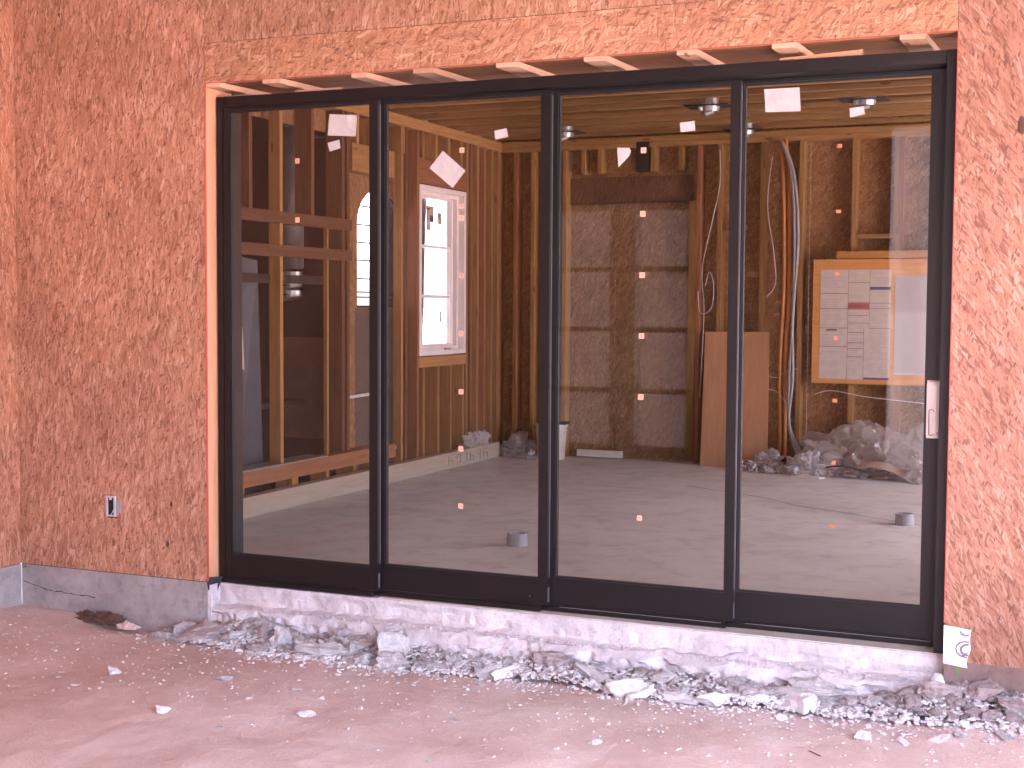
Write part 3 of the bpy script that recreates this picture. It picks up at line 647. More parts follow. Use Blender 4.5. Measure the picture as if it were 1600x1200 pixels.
MB().tube([(-1.19, 4.27, .66), (-1.19, 4.27, .70), (-1.19, 4.27, .72)], [.03, .03, .016], 12).build('valve_body', m_steel, gv_)
MB().tube([(-1.19, 4.27, .735), (-1.19, 4.27, .75)], .022, 12).build('valve_cap', m_steel, gv_)
MB().tube([(-1.19, 4.27, .66), (-1.18, 4.30, .58), (-1.17, 4.25, .48), (-1.18, 4.31, .42), (-1.18, 4.26, .30), (-1.17, 4.18, .20)], .006, 6).build('cable', m_wirew, gv_)
B('junction_box', m_wirew, gv_, -1.185, -1.165, 4.285, 4.315, .38, .50)
for z in (2.38, 2.50):
    tag(MB().tube([(-1.18, 4.24, z), (-1.16, 4.33, z+.004)], .016, 10).build('metal_clamp', m_steel), ('lower' if z < 2.4 else 'upper')+' small shiny metal clamp high between the left studs', 'clamp', 'metal clamps high on the left wall')

# pale beam on the floor along the wall, with pencilled marks
pb = thing('pale_beam', 'long pale timber beam lying on the floor along the left wall, pencil marks near its end', 'beam')
B('beam', m_beam, pb, -1.122, -1.037, .60, 6.03, .001, .137, bevel=.002)
strokes = {'H': [((0, 0), (0, 1)), ((1, 0), (1, .55)), ((0, .5), (1, .55))], 'b': [((0, .1), (.9, .1)), ((.9, .1), (.9, 1)), ((.2, 1), (.9, 1)), ((.1, .6), (.2, 1))], 'l': [((.4, 0), (.4, 1)), ((.4, 0), (1, .0))],
           'I': [((.5, 0), (.5, 1))], '6': [((0, .9), (0, .1)), ((0, .1), (.8, .1)), ((.8, .1), (.8, .5)), ((.8, .5), (0, .5))], 'T': [((.2, 1), (1, 1)), ((.6, 1), (.6, .1))]}
y = 4.93
for ch in 'HbI6IH':
    m = MB()
    for (a, b), (c, d) in strokes[ch]:
        p0 = Vector((-1.0362, y+a*.085, .028+b*.078)); p1 = Vector((-1.0362, y+c*.085, .028+d*.078)); m.tube([p0, p1], .0022, 4)
    m.build('pencil_mark', m_pencil, pb); y += .165 if ch != 'I' else .12
y = 3.0

# back wall
kw = thing('back_stud_wall', 'timber stud wall with OSB behind it at the far end of the room', 'wall')
YF, YB = 6.26, 6.40
def bstud(x0, x1, z0=.045, z1=2.85, mat=None, name='stud', ya=YF, yb=YB): return B(name, mat or m_pine['z'], kw, x0, x1, ya, yb, z0, z1)
for x0, red in ((-1.20, 0), (-1.01, 1), (-.83, 0), (-.61, 1), (-.5125, 0), (.77, 1), (.96, 0), (1.34, 0), (1.68, 0), (2.13, 0), (2.48, 0), (2.52, 1), (2.88, 0), (3.3, 0), (3.7, 0), (4.1, 0), (4.5, 0), (5.0, 0)):
    bstud(x0, x0+.038, mat=(m_pine_red if red else m_pine)['z'])
bstud(.702, .768, .045, 2.36, m_pine_pale['z'] if False else m_pine['z'], 'jack_stud', 6.25, 6.39)
for x0 in (-.33, -.172, .34, .60): bstud(x0, x0+.038, 2.632, 2.85, name='cripple_stud')
B('dark_strip', m_darkboard, kw, .20, .32, YF-.004, YF+.04, 2.634, 2.90)  # plain dark strip among the cripples above the doorway
B('top_plate', m_pine['x'], kw, -1.2, 6.5, YF, YB, 2.852, 2.893); B('top_plate', m_pine['x'], kw, -1.2, 6.5, YF, YB, 2.895, 2.948)
B('bottom_plate', m_pine['x'], kw, -1.2, -.475, YF, YB, .001, .043); B('bottom_plate', m_pine['x'], kw, .77, 6.5, YF, YB, .001, .043)
B('blocking', m_pine['x'], kw, 1.242, 1.338, YF+.02, YB, 1.68, 1.73); B('blocking', m_pine_red['x'], kw, 1.032, 1.198, YF+.02, YB, 2.10, 2.14)
B('blocking', m_pine['x'], kw, 2.174, 2.478, YF+.01, YB, 2.0, 2.04)
for x0, x1, z0, z1 in ((-1.27, -.475, 0, 3.2), (-.473, .70, 2.60, 3.2), (.702, 1.75, 0, 3.2), (1.752, 2.97, 0, 3.2), (2.972, 6.6, 0, 3.2)):
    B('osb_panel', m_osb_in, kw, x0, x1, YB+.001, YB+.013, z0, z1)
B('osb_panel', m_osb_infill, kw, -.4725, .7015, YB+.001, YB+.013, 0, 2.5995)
B('header', m_osb_dark, kw, -.4735, .7005, 6.36, 6.40, 2.362, 2.60)
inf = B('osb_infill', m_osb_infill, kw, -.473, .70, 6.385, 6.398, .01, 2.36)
sl(inf, 'OSB sheet closing the doorway')
for a, b in ((-.47, -.03), (.215, .695)):
    for z0, z1 in ((.05, .60), (.625, 1.18), (1.205, 1.76), (1.785, 2.35)): B('reflected_pane_board', m_osb_infill, kw, a, b, 6.374, 6.3845, z0, z1)  # boards added in the shape of the reflected door panes

pbd = thing('permit_board', 'plywood notice board with posted sheets on the back wall at right', 'notice board')
B('backing', m_board_ply, pbd, 1.82, 3.02, 6.236, 6.2585, .76, 1.825)
B('ledge_strip', m_board_ply, pbd, 2.026, 3.02, 6.19, 6.2585, 1.832, 1.893)
ps = thing('permit_sheet', 'large posted sheet divided by dark lines into boxes on the plywood board', 'notice sheet')
yy = 6.2345
for x0, x1, z0, z1 in ((1.885, 2.12, .80, 1.735), (2.1205, 2.30, .80, 1.735), (2.3005, 2.475, .80, 1.735)): B('sheet', m_notice, ps, x0, x1, yy-.001, yy, z0, z1)
def pl_line(m, x0, x1, z0, z1): m.box(x0, x1, yy-.0018, yy-.0012, z0, z1)
m = MB()
for a, b in ((2.119, 2.122), (2.299, 2.302)): pl_line(m, a, b, 1.24 if a > 2.2 else .80, 1.735)
pl_line(m, 2.255, 2.258, .80, 1.235)
for z in (1.53, 1.40, 1.235, 1.075): pl_line(m, 1.887, 2.118, z, z+.005)
for z in (1.625, 1.455, 1.395, 1.345, 1.28): pl_line(m, 2.1225, 2.2985, z, z+.004)
for z in (1.20, 1.11, 1.06, .99): pl_line(m, 2.1225, 2.2545, z, z+.005)
for z in (1.45, 1.405, 1.235): pl_line(m, 2.3025, 2.474, z, z+.004)
m.build('printed_lines', m_ink, ps)
for a_ in ((2.303, 2.474, 1.565, 1.59), (2.26, 2.474, .80, .818), (1.94, 2.03, 1.215, 1.228)):
    m = MB(); pl_line(m, *a_); m.build('blue_bar', m_inkblue, ps)
m = MB(); pl_line(m, 2.123, 2.298, 1.402, 1.452); m.build('red_block', m_inkred, ps)
m = MB()
rs = random.Random(4)
for x0, x1 in ((1.90, 2.10), (2.13, 2.25), (2.31, 2.46)):
    z = .83
    while z < 1.72:
        if rs.random() < .72: pl_line(m, x0, x0+(x1-x0)*rs.uniform(.6, 1), z, z+.0022)
        z += .0145
m.build('text_lines', simple('faint_print', (.34, .29, .30), .8), ps)['kind'] = 'stuff'
ps2 = thing('permit_sheet', 'glossy sleeved notice sheet right of the boxed sheet on the plywood board', 'notice sheet')
B('sheet', m_notice, ps2, 2.528, 2.78, yy-.001, yy, .875, 1.66); B('sleeve', m_filmwhite, ps2, 2.512, 2.80, yy-.004, yy-.003, .85, 1.685); B('blue_bar', m_boxgrey, ps2, 2.512, 2.80, yy-.0055, yy-.0045, .85, .866)
m = MB(); z = .92
while z < 1.6: m.box(2.55, 2.73, yy-.0018, yy-.0012, z, z+.002); z += .02
m.build('text_lines', m_greycon, ps2)['kind'] = 'stuff'

o = MB().add([(.87, 6.12, .002), (1.47, 6.12, .002), (1.445, 6.235, 1.195), (.872, 6.235, 1.192), (.87, 6.135, .002), (1.47, 6.135, .002), (1.445, 6.25, 1.195), (.872, 6.25, 1.192)],
             [(0, 1, 2, 3), (7, 6, 5, 4), (0, 4, 5, 1), (1, 5, 6, 2), (2, 6, 7, 3), (3, 7, 4, 0)]).build('plywood_sheet', m_ply)
tag(o, 'reddish plywood sheet leaning on the back wall behind the third door stile', 'board')
# conduits and cables
def curve(pts, n=8):
    P_ = [Vector(p) for p in pts]; P_ = [P_[0]]+P_+[P_[-1]]; out = []
    for i in range(1, len(P_)-2):
        for k in range(n):
            t = k/n; a, b, c, d = P_[i-1:i+3]
            out.append(.5*((2*b)+(c-a)*t+(2*a-5*b+4*c-d)*t*t+(3*b-a-3*c+d)*t**3))
    return out+[P_[-2]]
for i, (dx, mt, lab) in enumerate(((0, m_orange, 'orange flexible conduit running down the back wall'), (.045, m_orange, 'second orange conduit beside the grey ones on the back wall'))):
    tag(MB().tube(curve([(1.52+dx, 6.22, 2.86), (1.56+dx, 6.20, 2.4), (1.575+dx, 6.2, 1.6), (1.55+dx, 6.2, .9), (1.56+dx, 6.21, .35-.15*i), (1.55+dx, 6.22, .12)]), .017, 8).build('orange_conduit', mt, smooth=True), lab, 'conduit', 'conduits on the back wall')
for i, lab in enumerate(('grey conduit curving off the top plate beside the orange ones', 'second grey conduit hanging down to the bags at the back wall')):
    tag(MB().tube(curve([(1.54, 6.19, 2.84), (1.63+.02*i, 6.17, 2.55), (1.665+.03*i, 6.17, 2.0), (1.66, 6.17, 1.3), (1.64+.03*i, 6.17, .8), (1.65, 6.15, .4), (1.74+.05*i, 6.08, .13)]), .015, 8).build('grey_conduit', m_greycon, smooth=True), lab, 'conduit', 'conduits on the back wall')
cab = [([(.98, 6.24, 2.8), (.99, 6.22, 2.5), (.93, 6.22, 2.2), (.84, 6.22, 1.75), (.86, 6.22, 1.35), (.83, 6.22, .6)], 'thin white cable hanging down beside the closed doorway'),
       ([(.80, 6.23, 1.55), (.83, 6.21, 1.36), (.93, 6.2, 1.40), (.95, 6.2, 1.6), (.91, 6.2, 1.72), (.87, 6.21, 1.6)], 'looped white cable beside the closed doorway'),
       ([(1.42, 6.23, .82), (1.52, 6.2, .80), (1.60, 6.2, .85), (1.70, 6.2, .88)], 'short white cable crossing the conduits at mid height'),
       ([(1.45, 6.23, 2.72), (1.42, 6.2, 2.3), (1.48, 6.2, 1.9), (1.50, 6.2, 1.62), (1.42, 6.2, 1.5)], 'white cable hanging left of the orange conduit'),
       ([(1.85, 6.2, .66), (2.0, 6.19, .70), (2.3, 6.19, .655), (2.7, 6.2, .62), (3.1, 6.2, .58)], 'thin white cable strung below the notice board'),
       ([(1.42, 6.22, .69), (1.52, 6.2, .68), (1.62, 6.18, .58)], 'short white cable curving into the grey conduit')]
for pts, lab in cab: tag(MB().tube(curve(pts), .0036, 6).build('white_cable', m_wirew, smooth=True), lab, 'cable', 'white cables on the back wall')
for x, z in ((1.40, 1.52), (1.49, 1.46), (1.47, 1.34), (1.6, .42), (1.5, .38)):
    MB().add([(x+random.uniform(-.045, .045), YB-.0, z+random.uniform(-.04, .04)) for _ in range(6)]+[(x, YB-.001, z)], [(i, (i+1) % 6, 6) for i in range(6)]).build('red_paint_mark', m_sticker_red, kw)

# recessed lamp cans between the joists
cn = ('second glass panel, left end', 'third glass panel, right side', 'rightmost glass panel', 'third glass panel, far edge')
for i, (x, y) in enumerate(((1.31, 4.62), (2.46, 4.72), (-.29, 5.72), (1.23, 6.10))):
    t = thing('recessed_light', ('recessed steel lamp can in the joists behind the top right of the third glass panel', 'recessed steel lamp can in the joists behind the rightmost glass panel', 'recessed steel lamp can by the second door stile, farthest left', 'recessed steel lamp can at the far wall beside the third door stile')[i], 'ceiling light', 'recessed lamp cans in the ceiling')
    B('mounting_plate', m_darkboard, t, x-.17, x+.17, y-.10, y+.10, 2.938, 2.944)
    MB().tube([(x, y, 2.90), (x, y, 2.93), (x, y, 3.05)], [.075, .085, .085], 18, False).build('can', m_steel, t)
    MB().tube([(x-.03, y, 2.885), (x+.03, y+.02, 2.905)], .02, 10).build('lamp_holder', m_steel, t)

# bucket, trim, pipe stubs
bk = thing('bucket', 'pale lidded plastic bucket on the floor by the closed doorway', 'bucket')
bx_, by_ = -.53, 6.06
MB().tube([(bx_, by_, .001), (bx_, by_, .30)], [.125, .145], 24).build('pail', m_bucket, bk, smooth=False)
MB().tube([(bx_, by_, .262), (bx_, by_, .272)], .151, 24).build('rim_band', m_bucket, bk); MB().tube([(bx_, by_, .3005), (bx_, by_, .325)], .153, 24).build('lid', m_bucket, bk)
MB().tube([(bx_+.15*cos(t), by_-.15*sin(t)*.8, .27-.09*sin(t)) for t in [i*pi/10 for i in range(11)]], .003, 6).build('handle', m_steel, bk)
tag(MB().box(bx_-.11, bx_+.16, by_-.06, by_+.06, .3255, .350).build('dark_tray', m_darkboard), 'dark tray lying on the bucket lid', 'tray')
tag(B('trim_board', m_whiteboard, None, -.36, .08, 6.285, 6.32, .012, .075), 'short white trim board on the floor by the bucket', 'board')
for (x, y), lab in (((.976, 1.695), 'grey pipe stub rising from the slab behind the second glass panel'), ((2.965, 3.47), 'grey pipe stub rising from the slab near the rightmost stile')):
    t = thing('pipe_stub', lab, 'pipe', 'pipe stubs in the slab')
    h = .075; vs = []; n = 24
    for rr, z in ((.062, .001), (.060, h), (.050, h), (.050, .01)): vs += [(x+rr*cos(i*2*pi/n), y+rr*sin(i*2*pi/n), z) for i in range(n)]
    MB().add(vs, [(a*n+i, a*n+(i+1) % n, (a+1)*n+(i+1) % n, (a+1)*n+i) for a in range(3) for i in range(n)]).build('pipe_wall', m_pvc, t, smooth=False)
    MB().add([(x+.0495*cos(i*2*pi/n), y+.0495*sin(i*2*pi/n), .02) for i in range(n)], [tuple(range(n))]).build('pipe_bottom', m_dark, t)

# crumpled plastic, cardboard and debris
def crumple(name, label, cat, loc, size, mat, seed, amp=.35, sub=4, grp=None, flat=0.0):
    if cat == 'plastic bag' or cat == 'plastic sheet': sub = 5
    bm = bmesh.new(); bmesh.ops.create_icosphere(bm, subdivisions=sub, radius=1)
    for v in bm.verts:
        p = v.co.copy(); d = 0
        for o_, a_ in ((1.4, 1.), (3.1, .5), (6.5, .32), (14, .14)):
            d += a_*(abs(noise.noise(p*o_+Vector((seed, seed*2, 0))))*2-.6)
        q = p*(1+amp*d)
        v.co = Vector((q.x*size[0], q.y*size[1], max(-.25, q.z)*size[2]))
    zmin = min(v.co.z for v in bm.verts)
    for v in bm.verts: v.co += Vector((loc[0], loc[1], loc[2]-zmin))
    me = bpy.data.meshes.new(name); bm.to_mesh(me); bm.free(); me.materials.append(mat)
    o = bpy.data.objects.new(name, me); C.objects.link(o); return tag(o, label, cat, grp)
G_ = 'crumpled plastic heaps in the room'
crumple('plastic_bag', 'big clear plastic bag heap under the left half of the notice board', 'plastic bag', (2.18, 6.0, .03), (.42, .17, .33), m_film, 1.1, .3, 4, G_)
crumple('plastic_bag', 'big clear plastic bag heap at the right end under the notice board', 'plastic bag', (2.85, 5.98, .02), (.40, .17, .36), m_film, 2.7, .3, 4, G_)
crumple('plastic_bag', 'clear plastic bag in front, at the foot of the rightmost stile', 'plastic bag', (2.86, 5.74, .0), (.17, .12, .20), m_film, 5.2, .3, 4, G_)
crumple('plastic_bag', 'small knotted white plastic bag at the left end of the debris', 'plastic bag', (1.50, 6.02, .04), (.13, .09, .11), m_filmwhite, 3.9, .35, 3, G_)
crumple('plastic_bag', 'crumpled greyish plastic between the two bag heaps', 'plastic bag', (1.86, 5.86, .0), (.20, .12, .15), m_filmwhite, 7.3, .4, 4, G_)
crumple('plastic_wad', 'crumpled plastic sheet lying on the far end of the pale beam', 'plastic sheet', (-1.10, 5.62, .138), (.07, .28, .10), m_filmwhite, 8.8, .4, 4, G_)
crumple('plastic_wad', 'crumpled plastic sheet on the floor in the far left corner', 'plastic sheet', (-.88, 6.10, .0), (.20, .12, .16), m_filmwhite, 9.4, .45, 4, G_)
crumple('plastic_wad', 'flat crumpled plastic by the second door stile, at the bucket', 'plastic sheet', (-.70, 5.98, .0), (.12, .08, .06), m_filmwhite, 4.4, .5, 3, G_)
def slab_piece(name, label, cat, pts, th, mat):
    m = MB(); n = len(pts); m.add([p for p in pts]+[(x, y, z+th) for x, y, z in pts], [tuple(range(n))[::-1], tuple(range(n, 2*n))]+[(i, (i+1) % n, (i+1) % n+n, i+n) for i in range(n)])
    return tag(m.build(name, mat), label, cat)
cv = MB(); N_ = 10
for i in range(N_+1):
    t = i/N_; x = 2.20+.52*t; z = .02+.09*sin(pi*(t*.9+.1)); cv.v += [(x, 5.72-.05*t, z), (x+.02, 5.86-.05*t, z+.03)]
for i in range(N_): cv.f.append((2*i, 2*i+2, 2*i+3, 2*i+1))
o = cv.build('cardboard_strip', m_card); o.modifiers.new('t', 'SOLIDIFY').thickness = .006
tag(o, 'curved pale cardboard strip in front of the plastic bags', 'cardboard')
slab_piece('wood_offcut', 'pale offcut on the floor in front of the debris heap', 'offcut', [(1.78, 5.62, .003), (2.02, 5.60, .003), (2.05, 5.68, .003), (1.84, 5.70, .003)], .012, m_whiteboard)
slab_piece('wood_offcut', 'brown offcut leaning against the big plastic bag', 'offcut', [(2.42, 5.78, .01), (2.62, 5.80, .01), (2.62, 5.86, .06), (2.42, 5.86, .06)], .012, m_pine_red['x'])
slab_piece('wood_offcut', 'pinkish offcut at the left side of the debris heap', 'offcut', [(1.66, 5.80, .01), (1.84, 5.70, .004), (1.90, 5.74, .02), (1.70, 5.86, .05)], .012, m_card)
tag(MB().tube(curve([(2.05, 5.72, .09), (2.2, 5.70, .11), (2.4, 5.70, .07), (2.55, 5.72, .06)]), .008, 6).build('dark_strip', m_blue, smooth=True), 'dark blue strap lying across the debris in front of the bags', 'strap')

# ------------------------------------------------------------------ broken concrete
def hull(seed, n=16, sx=1., sy=.75, sz=.5, boxy=.5, rough=0):
    rs = random.Random(seed); bm = bmesh.new()
    for _ in range(n):
        p = Vector((rs.uniform(-1, 1), rs.uniform(-1, 1), rs.uniform(-1, 1)))
        q = p.normalized() if rs.random() > boxy else p/max(abs(p.x), abs(p.y), abs(p.z))
        bm.verts.new((q.x*sx*.5, q.y*sy*.5, q.z*sz*.5))
    res = bmesh.ops.convex_hull(bm, input=bm.verts[:])
    bad = [v for v in bm.verts if not v.link_faces]; bmesh.ops.delete(bm, geom=bad, context='VERTS')
    if rough:
        bmesh.ops.subdivide_edges(bm, edges=bm.edges[:], cuts=4, use_grid_fill=True)
        bmesh.ops.triangulate(bm, faces=bm.faces[:])
        for v in bm.verts:
            d = noise.noise(v.co*4+Vector((seed, 0, 0)))*.13+noise.noise(v.co*11+Vector((seed, 0, 3)))*.07
            v.co += v.co.normalized()*d*rough
    bmesh.ops.recalc_face_normals(bm, faces=bm.faces)
    me = bpy.data.meshes.new('chunk'); bm.to_mesh(me); bm.free(); return me
hull_lo = [hull(i, 13, 1, .8, .6, .5) for i in range(12)]
hull_hi = [hull(50+i, 14, 1, .75, .6, .75, 1.0) for i in range(14)]
for h_ in hull_hi: h_.materials.append(m_rubble)
hull_b = []
for h_ in hull_hi[:6]:
    c = h_.copy(); c.materials.clear(); c.materials.append(m_rubble2); hull_b.append(c)
hull_w = []
for h_ in hull_hi[6:11]:
    c = h_.copy(); c.materials.clear(); c.materials.append(m_white_chip); hull_w.append(c)
def pile(x, y):
    """height of the rubble bank at the foot of the footing"""
    return .075*ss(-.30, .35, x)*(1-ss(3.8, 4.2, x))*ss(-.30, -.06, y)*(.7+.6*noise.noise((x*2.3, 1.2, 4.)))
def front_edge(x):
    pts = [(-.7, -.03), (-.19, -.14), (.27, -.245), (.65, -.28), (1.02, -.265), (1.45, -.21), (1.74, -.17), (2.05, -.17), (2.49, -.21), (3.0, -.15), (3.4, -.19), (3.64, -.21), (3.85, -.24), (5, -.2)]
    for (a, b), (c, d) in zip(pts, pts[1:]):
        if a <= x <= c: return b+(d-b)*(x-a)/(c-a)
    return -.1
def chunk(me, x, y, size, label, grp='broken concrete chunks at the foot of the door', rot=None, flat=1., z=None, dz=0, ws=1.):
    o = bpy.data.objects.new('concrete_chunk', me); C.objects.link(o)
    o.rotation_euler = rot or (random.uniform(-.4, .4), random.uniform(-.4, .4), random.uniform(0, 6.28))
    o.scale = (size, size*ws, size*flat)
    z0 = gz(x, y)+pile(x, y)*.8 if z is None else z
    o.location = (x, y, z0+size*.20*flat+dz); tag(o, label, 'concrete chunk', grp); return o
BIG = [(.80, -.225, .30, 'long curved slab of broken concrete with a pale top, below the first glass panel', .45, .35, .35),
       (.55, -.17, .15, 'upright grey concrete block at the left end of the curved slab', 1.3, 1.2, .7), (-.06, -.10, .12, 'pointed grey chunk leaning on the left stem wall by the door corner', 1.1, .6, .8),
       (-.13, -.19, .10, 'pale chunk at the left tip of the rubble', .8, 0, .8), (.10, -.17, .24, 'large dusty grey clod left of the door footing', .75, .4, .9), (.30, -.19, .13, 'flat angular chunk below the left door jamb', .7, .9, .8),
       (.45, -.25, .11, 'brownish concrete lump at the front of the rubble below the first panel', .9, .2, .9), (.93, -.13, .15, 'smooth wedge-shaped chunk behind the curved slab', .6, .1, .8), (1.0, -.245, .13, 'rounded grey chunk at the front edge below the first door stile', .8, 0, .9),
       (1.13, -.15, .19, 'tall rough block standing against the footing near the first stile', 1.2, 1.3, .8), (1.18, -.235, .15, 'stepped grey chunk just right of the tall rough block', .9, .4, .9), (1.42, -.18, .12, 'thin pale splinter lying on bare dirt below the second panel', .3, .3, .3),
       (1.64, -.20, .12, 'broken grey chunk below the middle of the second panel', .8, .8, .8), (1.72, -.18, .14, 'white slanting slab standing out below the second panel', .5, .9, .45), (1.90, -.07, .16, 'round brown-grey lump in the bank below the second stile', .8, 0, 1), (2.06, -.12, .22, 'long sloping grey slab below the second door stile', .5, -.5, .45),
       (2.27, -.19, .17, 'large bright chunk at the front of the bank below the third panel', .8, .4, .9), (2.35, -.21, .13, 'knobbly bright chunk touching the large one below the third panel', .8, 1.0, .8), (2.43, -.09, .13, 'pale block half buried below the third panel', .8, .3, .9),
       (2.53, -.22, .15, 'long low white chunk at the front edge of the rubble', .45, 0, .45), (2.66, -.20, .16, 'lumpy white chunk near the third stile at the front edge', .7, .5, .8), (2.72, -.06, .13, 'flat bright slab lying on the bank under the third stile', .4, -.3, .8),
       (2.80, -.15, .16, 'square-edged white block below the third stile', .6, .1, .8), (2.97, -.13, .19, 'bright tapered slab below the rightmost panel', .55, -.5, .8), (3.05, -.04, .20, 'rough speckled block behind the tapered slab', .8, .3, .9),
       (3.36, .0, .22, 'long thin grey slab lying aslant below the rightmost panel', .25, -.35, .35), (3.45, -.04, .15, 'dusty chunk between the long slab and the door corner', .7, .3, .9), (3.54, -.06, .17, 'large dull chunk in front of the right door corner', .8, .6, .9),
       (3.63, .0, .18, 'wide dusty chunk below the white wrap scrap', .6, -.2, .8), (3.73, -.06, .15, 'dull rounded chunk near the stained foundation', .8, .3, .9), (3.82, -.13, .13, 'rounded grey stone at the far right edge', .9, .2, .9), (3.62, -.13, .12, 'small dull block in front of the wide dusty chunk', .7, .3, .8)]
for i, (x, y, s_, lab, fl, rz, ws) in enumerate(BIG):
    me = hull_b[i % 6] if (x > 3.3 or 'brown' in lab or 'dusty' in lab) else (hull_w[i % 5] if ('white' in lab or 'bright' in lab) else hull_hi[i % 14])  # right-corner chunks take the darker copy, shade put into colour
    chunk(me, x, y, s_, lab, rot=(random.uniform(-.25, .25), random.uniform(-.2, .2), rz), flat=fl, ws=ws)
STN = [(.592, -.717, .085, 'white brick-shaped chip on the dirt in front of the first panel'), (.67, -1.232, .08, 'pale stone near the bottom edge in front of the first panel'), (1.182, -.973, .079, 'broken pale clod on the dirt in front of the first stile'), (.954, -.698, .05, 'small low stone between the white chip and the rubble'),
       (.063, -.783, .079, 'flat pale chip at left on the dirt'), (.048, -1.031, .055, 'small white chip below the flat pale one at left'), (-.129, -.929, .042, 'small grey pebble farthest left on the dirt'), (.862, -.919, .042, 'tiny pale stone in front of the first panel'),
       (2.373, -.842, .06, 'rounded pale stone near the bottom edge in front of the third panel'), (1.748, -.775, .04, 'tiny pale stone in front of the second panel'), (2.96, -.25, .055, 'round white stone just in front of the rightmost rubble'), (3.58, -.33, .09, 'long whitish chip on the bright dirt at right'),
       (3.653, -.29, .065, 'white stone beside the long whitish chip'), (3.29, -.37, .10, 'bright broken flake on the dirt below the rightmost panel'), (3.448, -.384, .06, 'small bright stone near the broken flake'), (1.885, -1.287, .036, 'pebble at the bottom edge below the second stile'), (1.115, -.763, .035, 'pebble left of the first stile on the dirt'),
       (1.331, -.818, .036, 'pebble in front of the second panel at left'), (1.64, -.30, .055, 'white lump just in front of the rubble below the second panel'), (2.308, -.30, .045, 'small white stone in front of the large bright chunk'), (-.30, -.16, .04, 'white pebble in the trench by the stem wall'), (3.80, -.26, .085, 'pale flat chip at the far right on the dirt'),
       (2.26, -.563, .042, 'small pebble pair member in front of the third panel'), (2.7, -.843, .036, 'pebble near the bottom edge below the third stile'), (.966, -1.284, .036, 'pebble at the bottom edge in front of the first panel'), (-.25, -.19, .05, 'small stone where the trench meets the rubble')]
for i, (x, y, s_, lab) in enumerate(STN):
    chunk(hull_w[i % 5] if i % 3 else hull_hi[i % 14], x, y, s_, lab.replace(' pair member', ''), 'loose stones on the red dirt', flat=.6, dz=-.006)
# medium chunks: individuals
rs = random.Random(11); where = ('below left jamb', 'below first glass panel', 'below second glass panel', 'below third glass panel', 'below rightmost glass panel', 'by the brown foundation')
cnt = 0
while cnt < 230:
    x = rs.uniform(-.22, 4.0); fe = front_edge(x); y = rs.uniform(fe, .0 if x < 3.55 else -.02)
    if x < 0 and y > -.04: continue
    s_ = rs.choice((.035, .045, .05, .06, .075)) ; k_ = 0 if x < .05 else 1 if x < .9 else 2 if x < 1.77 else 3 if x < 2.63 else 4 if x < 3.55 else 5
    tone = 'dull' if x > 3.3 or rs.random() < .25 else 'pale'  # right-corner chunks darkened for its shade; other dull ones are random
    me = hull_b[cnt % 6] if tone == 'dull' else hull_hi[cnt % 14]
    sz = 'fist-sized' if s_ >= .05 else 'small'; fl = rs.uniform(.5, 1.05); q = (y-fe)/max(.02, -fe); row = 'at the front edge' if q < .33 else 'mid-bank' if q < .7 else 'against the footing'; shp = 'flat' if fl < .65 else 'wedge-shaped' if fl < .8 else 'blocky'
    chunk(me, x, y, s_*1.15, f'{sz} {shp} {tone} chunk {row}, {where[k_]}', flat=fl, dz=rs.uniform(-.004, .018)); cnt += 1
# fine rubble: one uncountable mass
def scatter(name, mat, n, pos, sizes, seed):
    rs = random.Random(seed); tv = [([tuple(v.co) for v in h_.vertices], [tuple(p.vertices) for p in h_.polygons]) for h_ in hull_lo]
    m = MB()
    for _ in range(n):
        x, y, z = pos(rs); s_ = rs.choice(sizes)*rs.uniform(.7, 1.3); a = rs.uniform(0, 6.28); vs, fs = rs.choice(tv); ca, sa = cos(a), sin(a); tl = rs.uniform(-.5, .5)
        fl = rs.uniform(.6, 1.1)
        m.add([(x+s_*(p[0]*ca-p[1]*sa), y+s_*(p[0]*sa+p[1]*ca), z+s_*(p[2]*fl+p[0]*tl*.5)+s_*.15) for p in vs], fs)
    o = MB.build(m, name, mat); o['kind'] = 'stuff'; return o
def pos_bank(rs):
    while True:
        x = rs.uniform(-.25, 4.3); fe = front_edge(x); y = rs.uniform(fe-.02, .015)
        if x < 0 and y > -.03: continue
        return x, y, gz(x, y)+pile(x, y)*rs.uniform(.5, 1.15)
scatter('rubble', m_rubble, 9000, pos_bank, (.012, .016, .022, .03), 5)
def pos_spill(rs):
    while True:
        x = rs.uniform(-.3, 4.2)
        if noise.noise((x*2.1, 3.3, 1.)) < rs.uniform(-.5, .4): continue
        y = front_edge(x)+.02-abs(rs.gauss(0, .075)); return x, y, gz(x, y)-.001
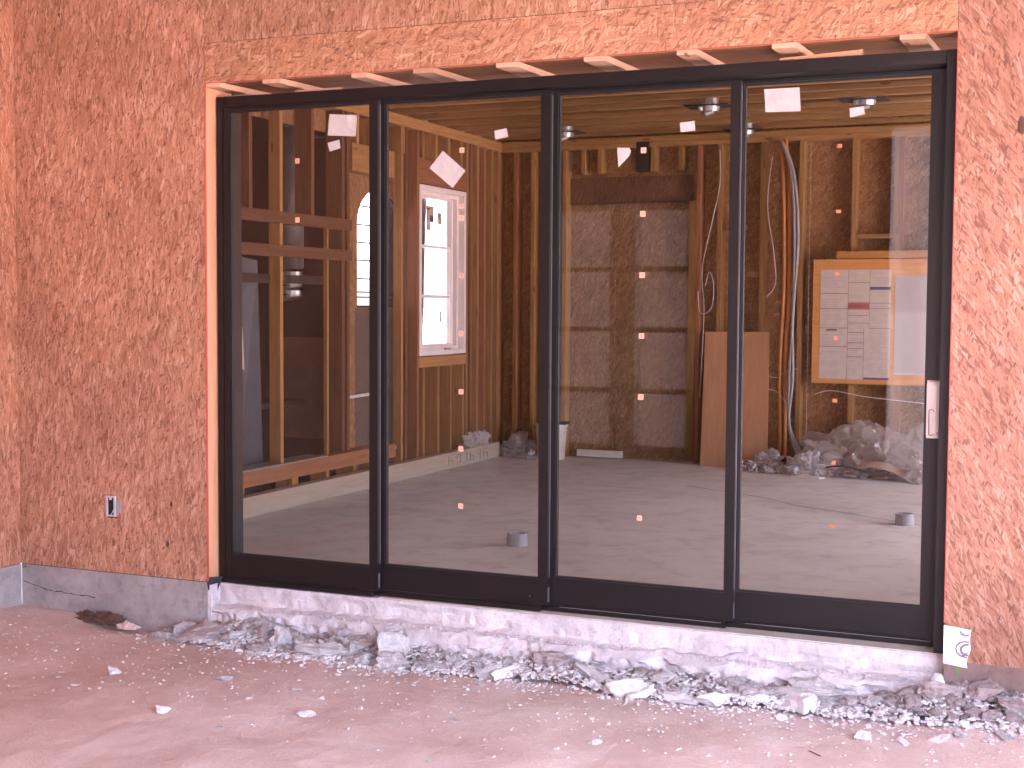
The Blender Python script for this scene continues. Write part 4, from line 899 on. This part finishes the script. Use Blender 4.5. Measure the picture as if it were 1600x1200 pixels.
scatter('spilled_rubble', m_rubble, 1100, pos_spill, (.007, .010, .014, .02), 15)
def pos_ledge(rs):
    x = rs.uniform(.3, 3.5); return x, rs.uniform(.01, .07), -.108+rs.uniform(-.004, .004)
scatter('ledge_grit', m_rubble, 900, pos_ledge, (.006, .009, .013), 6)
def pos_dirt(rs):
    while True:
        x = rs.uniform(-1.15, 4.8); y = -.15-abs(rs.gauss(0, .55))
        if y > -1.9: return x, y, gz(x, y)-.001
scatter('gravel', m_rubble, 1900, pos_dirt, (.004, .006, .009, .013), 8)
def pos_in(rs):
    x = rs.uniform(1.22, 2.95); return x, rs.uniform(5.78, 6.2), abs(rs.gauss(0, .03))
scatter('indoor_rubble', m_rubble2, 520, pos_in, (.02, .03, .045, .06), 9)
# root lump in the trench by the stem wall
rt = crumple('root_lump', 'dark brown root lump at the foot of the left stem wall', 'root', (-.64, -.05, -.25), (.15, .03, .045), m_root, 6.1, .5, 4)
crumple('soil_clod', 'reddish brown soil clod beside the dark root lump', 'clod', (-.46, -.05, -.262), (.07, .03, .03), m_dirt, 1.9, .4, 3)
tag(MB().tube([(3.22, .015, -.083), (3.42, .0, -.078)], .004, 5).build('stick', m_whiteboard), 'thin pale stick lying on the footing below the rightmost panel', 'stick')
tag(MB().tube([(3.14, -.62, gz(3.14, -.62)+.004), (3.19, -.66, gz(3.19, -.66)+.004)], .002, 5).build('twig', m_root), 'thin dark twig on the bright dirt at lower right', 'twig')
# right and rear walls of the room, with unseen openings added to bring daylight in
rr_ = thing('room_right_wall', 'timber wall on the right side of the room with unseen bays added for daylight', 'wall')
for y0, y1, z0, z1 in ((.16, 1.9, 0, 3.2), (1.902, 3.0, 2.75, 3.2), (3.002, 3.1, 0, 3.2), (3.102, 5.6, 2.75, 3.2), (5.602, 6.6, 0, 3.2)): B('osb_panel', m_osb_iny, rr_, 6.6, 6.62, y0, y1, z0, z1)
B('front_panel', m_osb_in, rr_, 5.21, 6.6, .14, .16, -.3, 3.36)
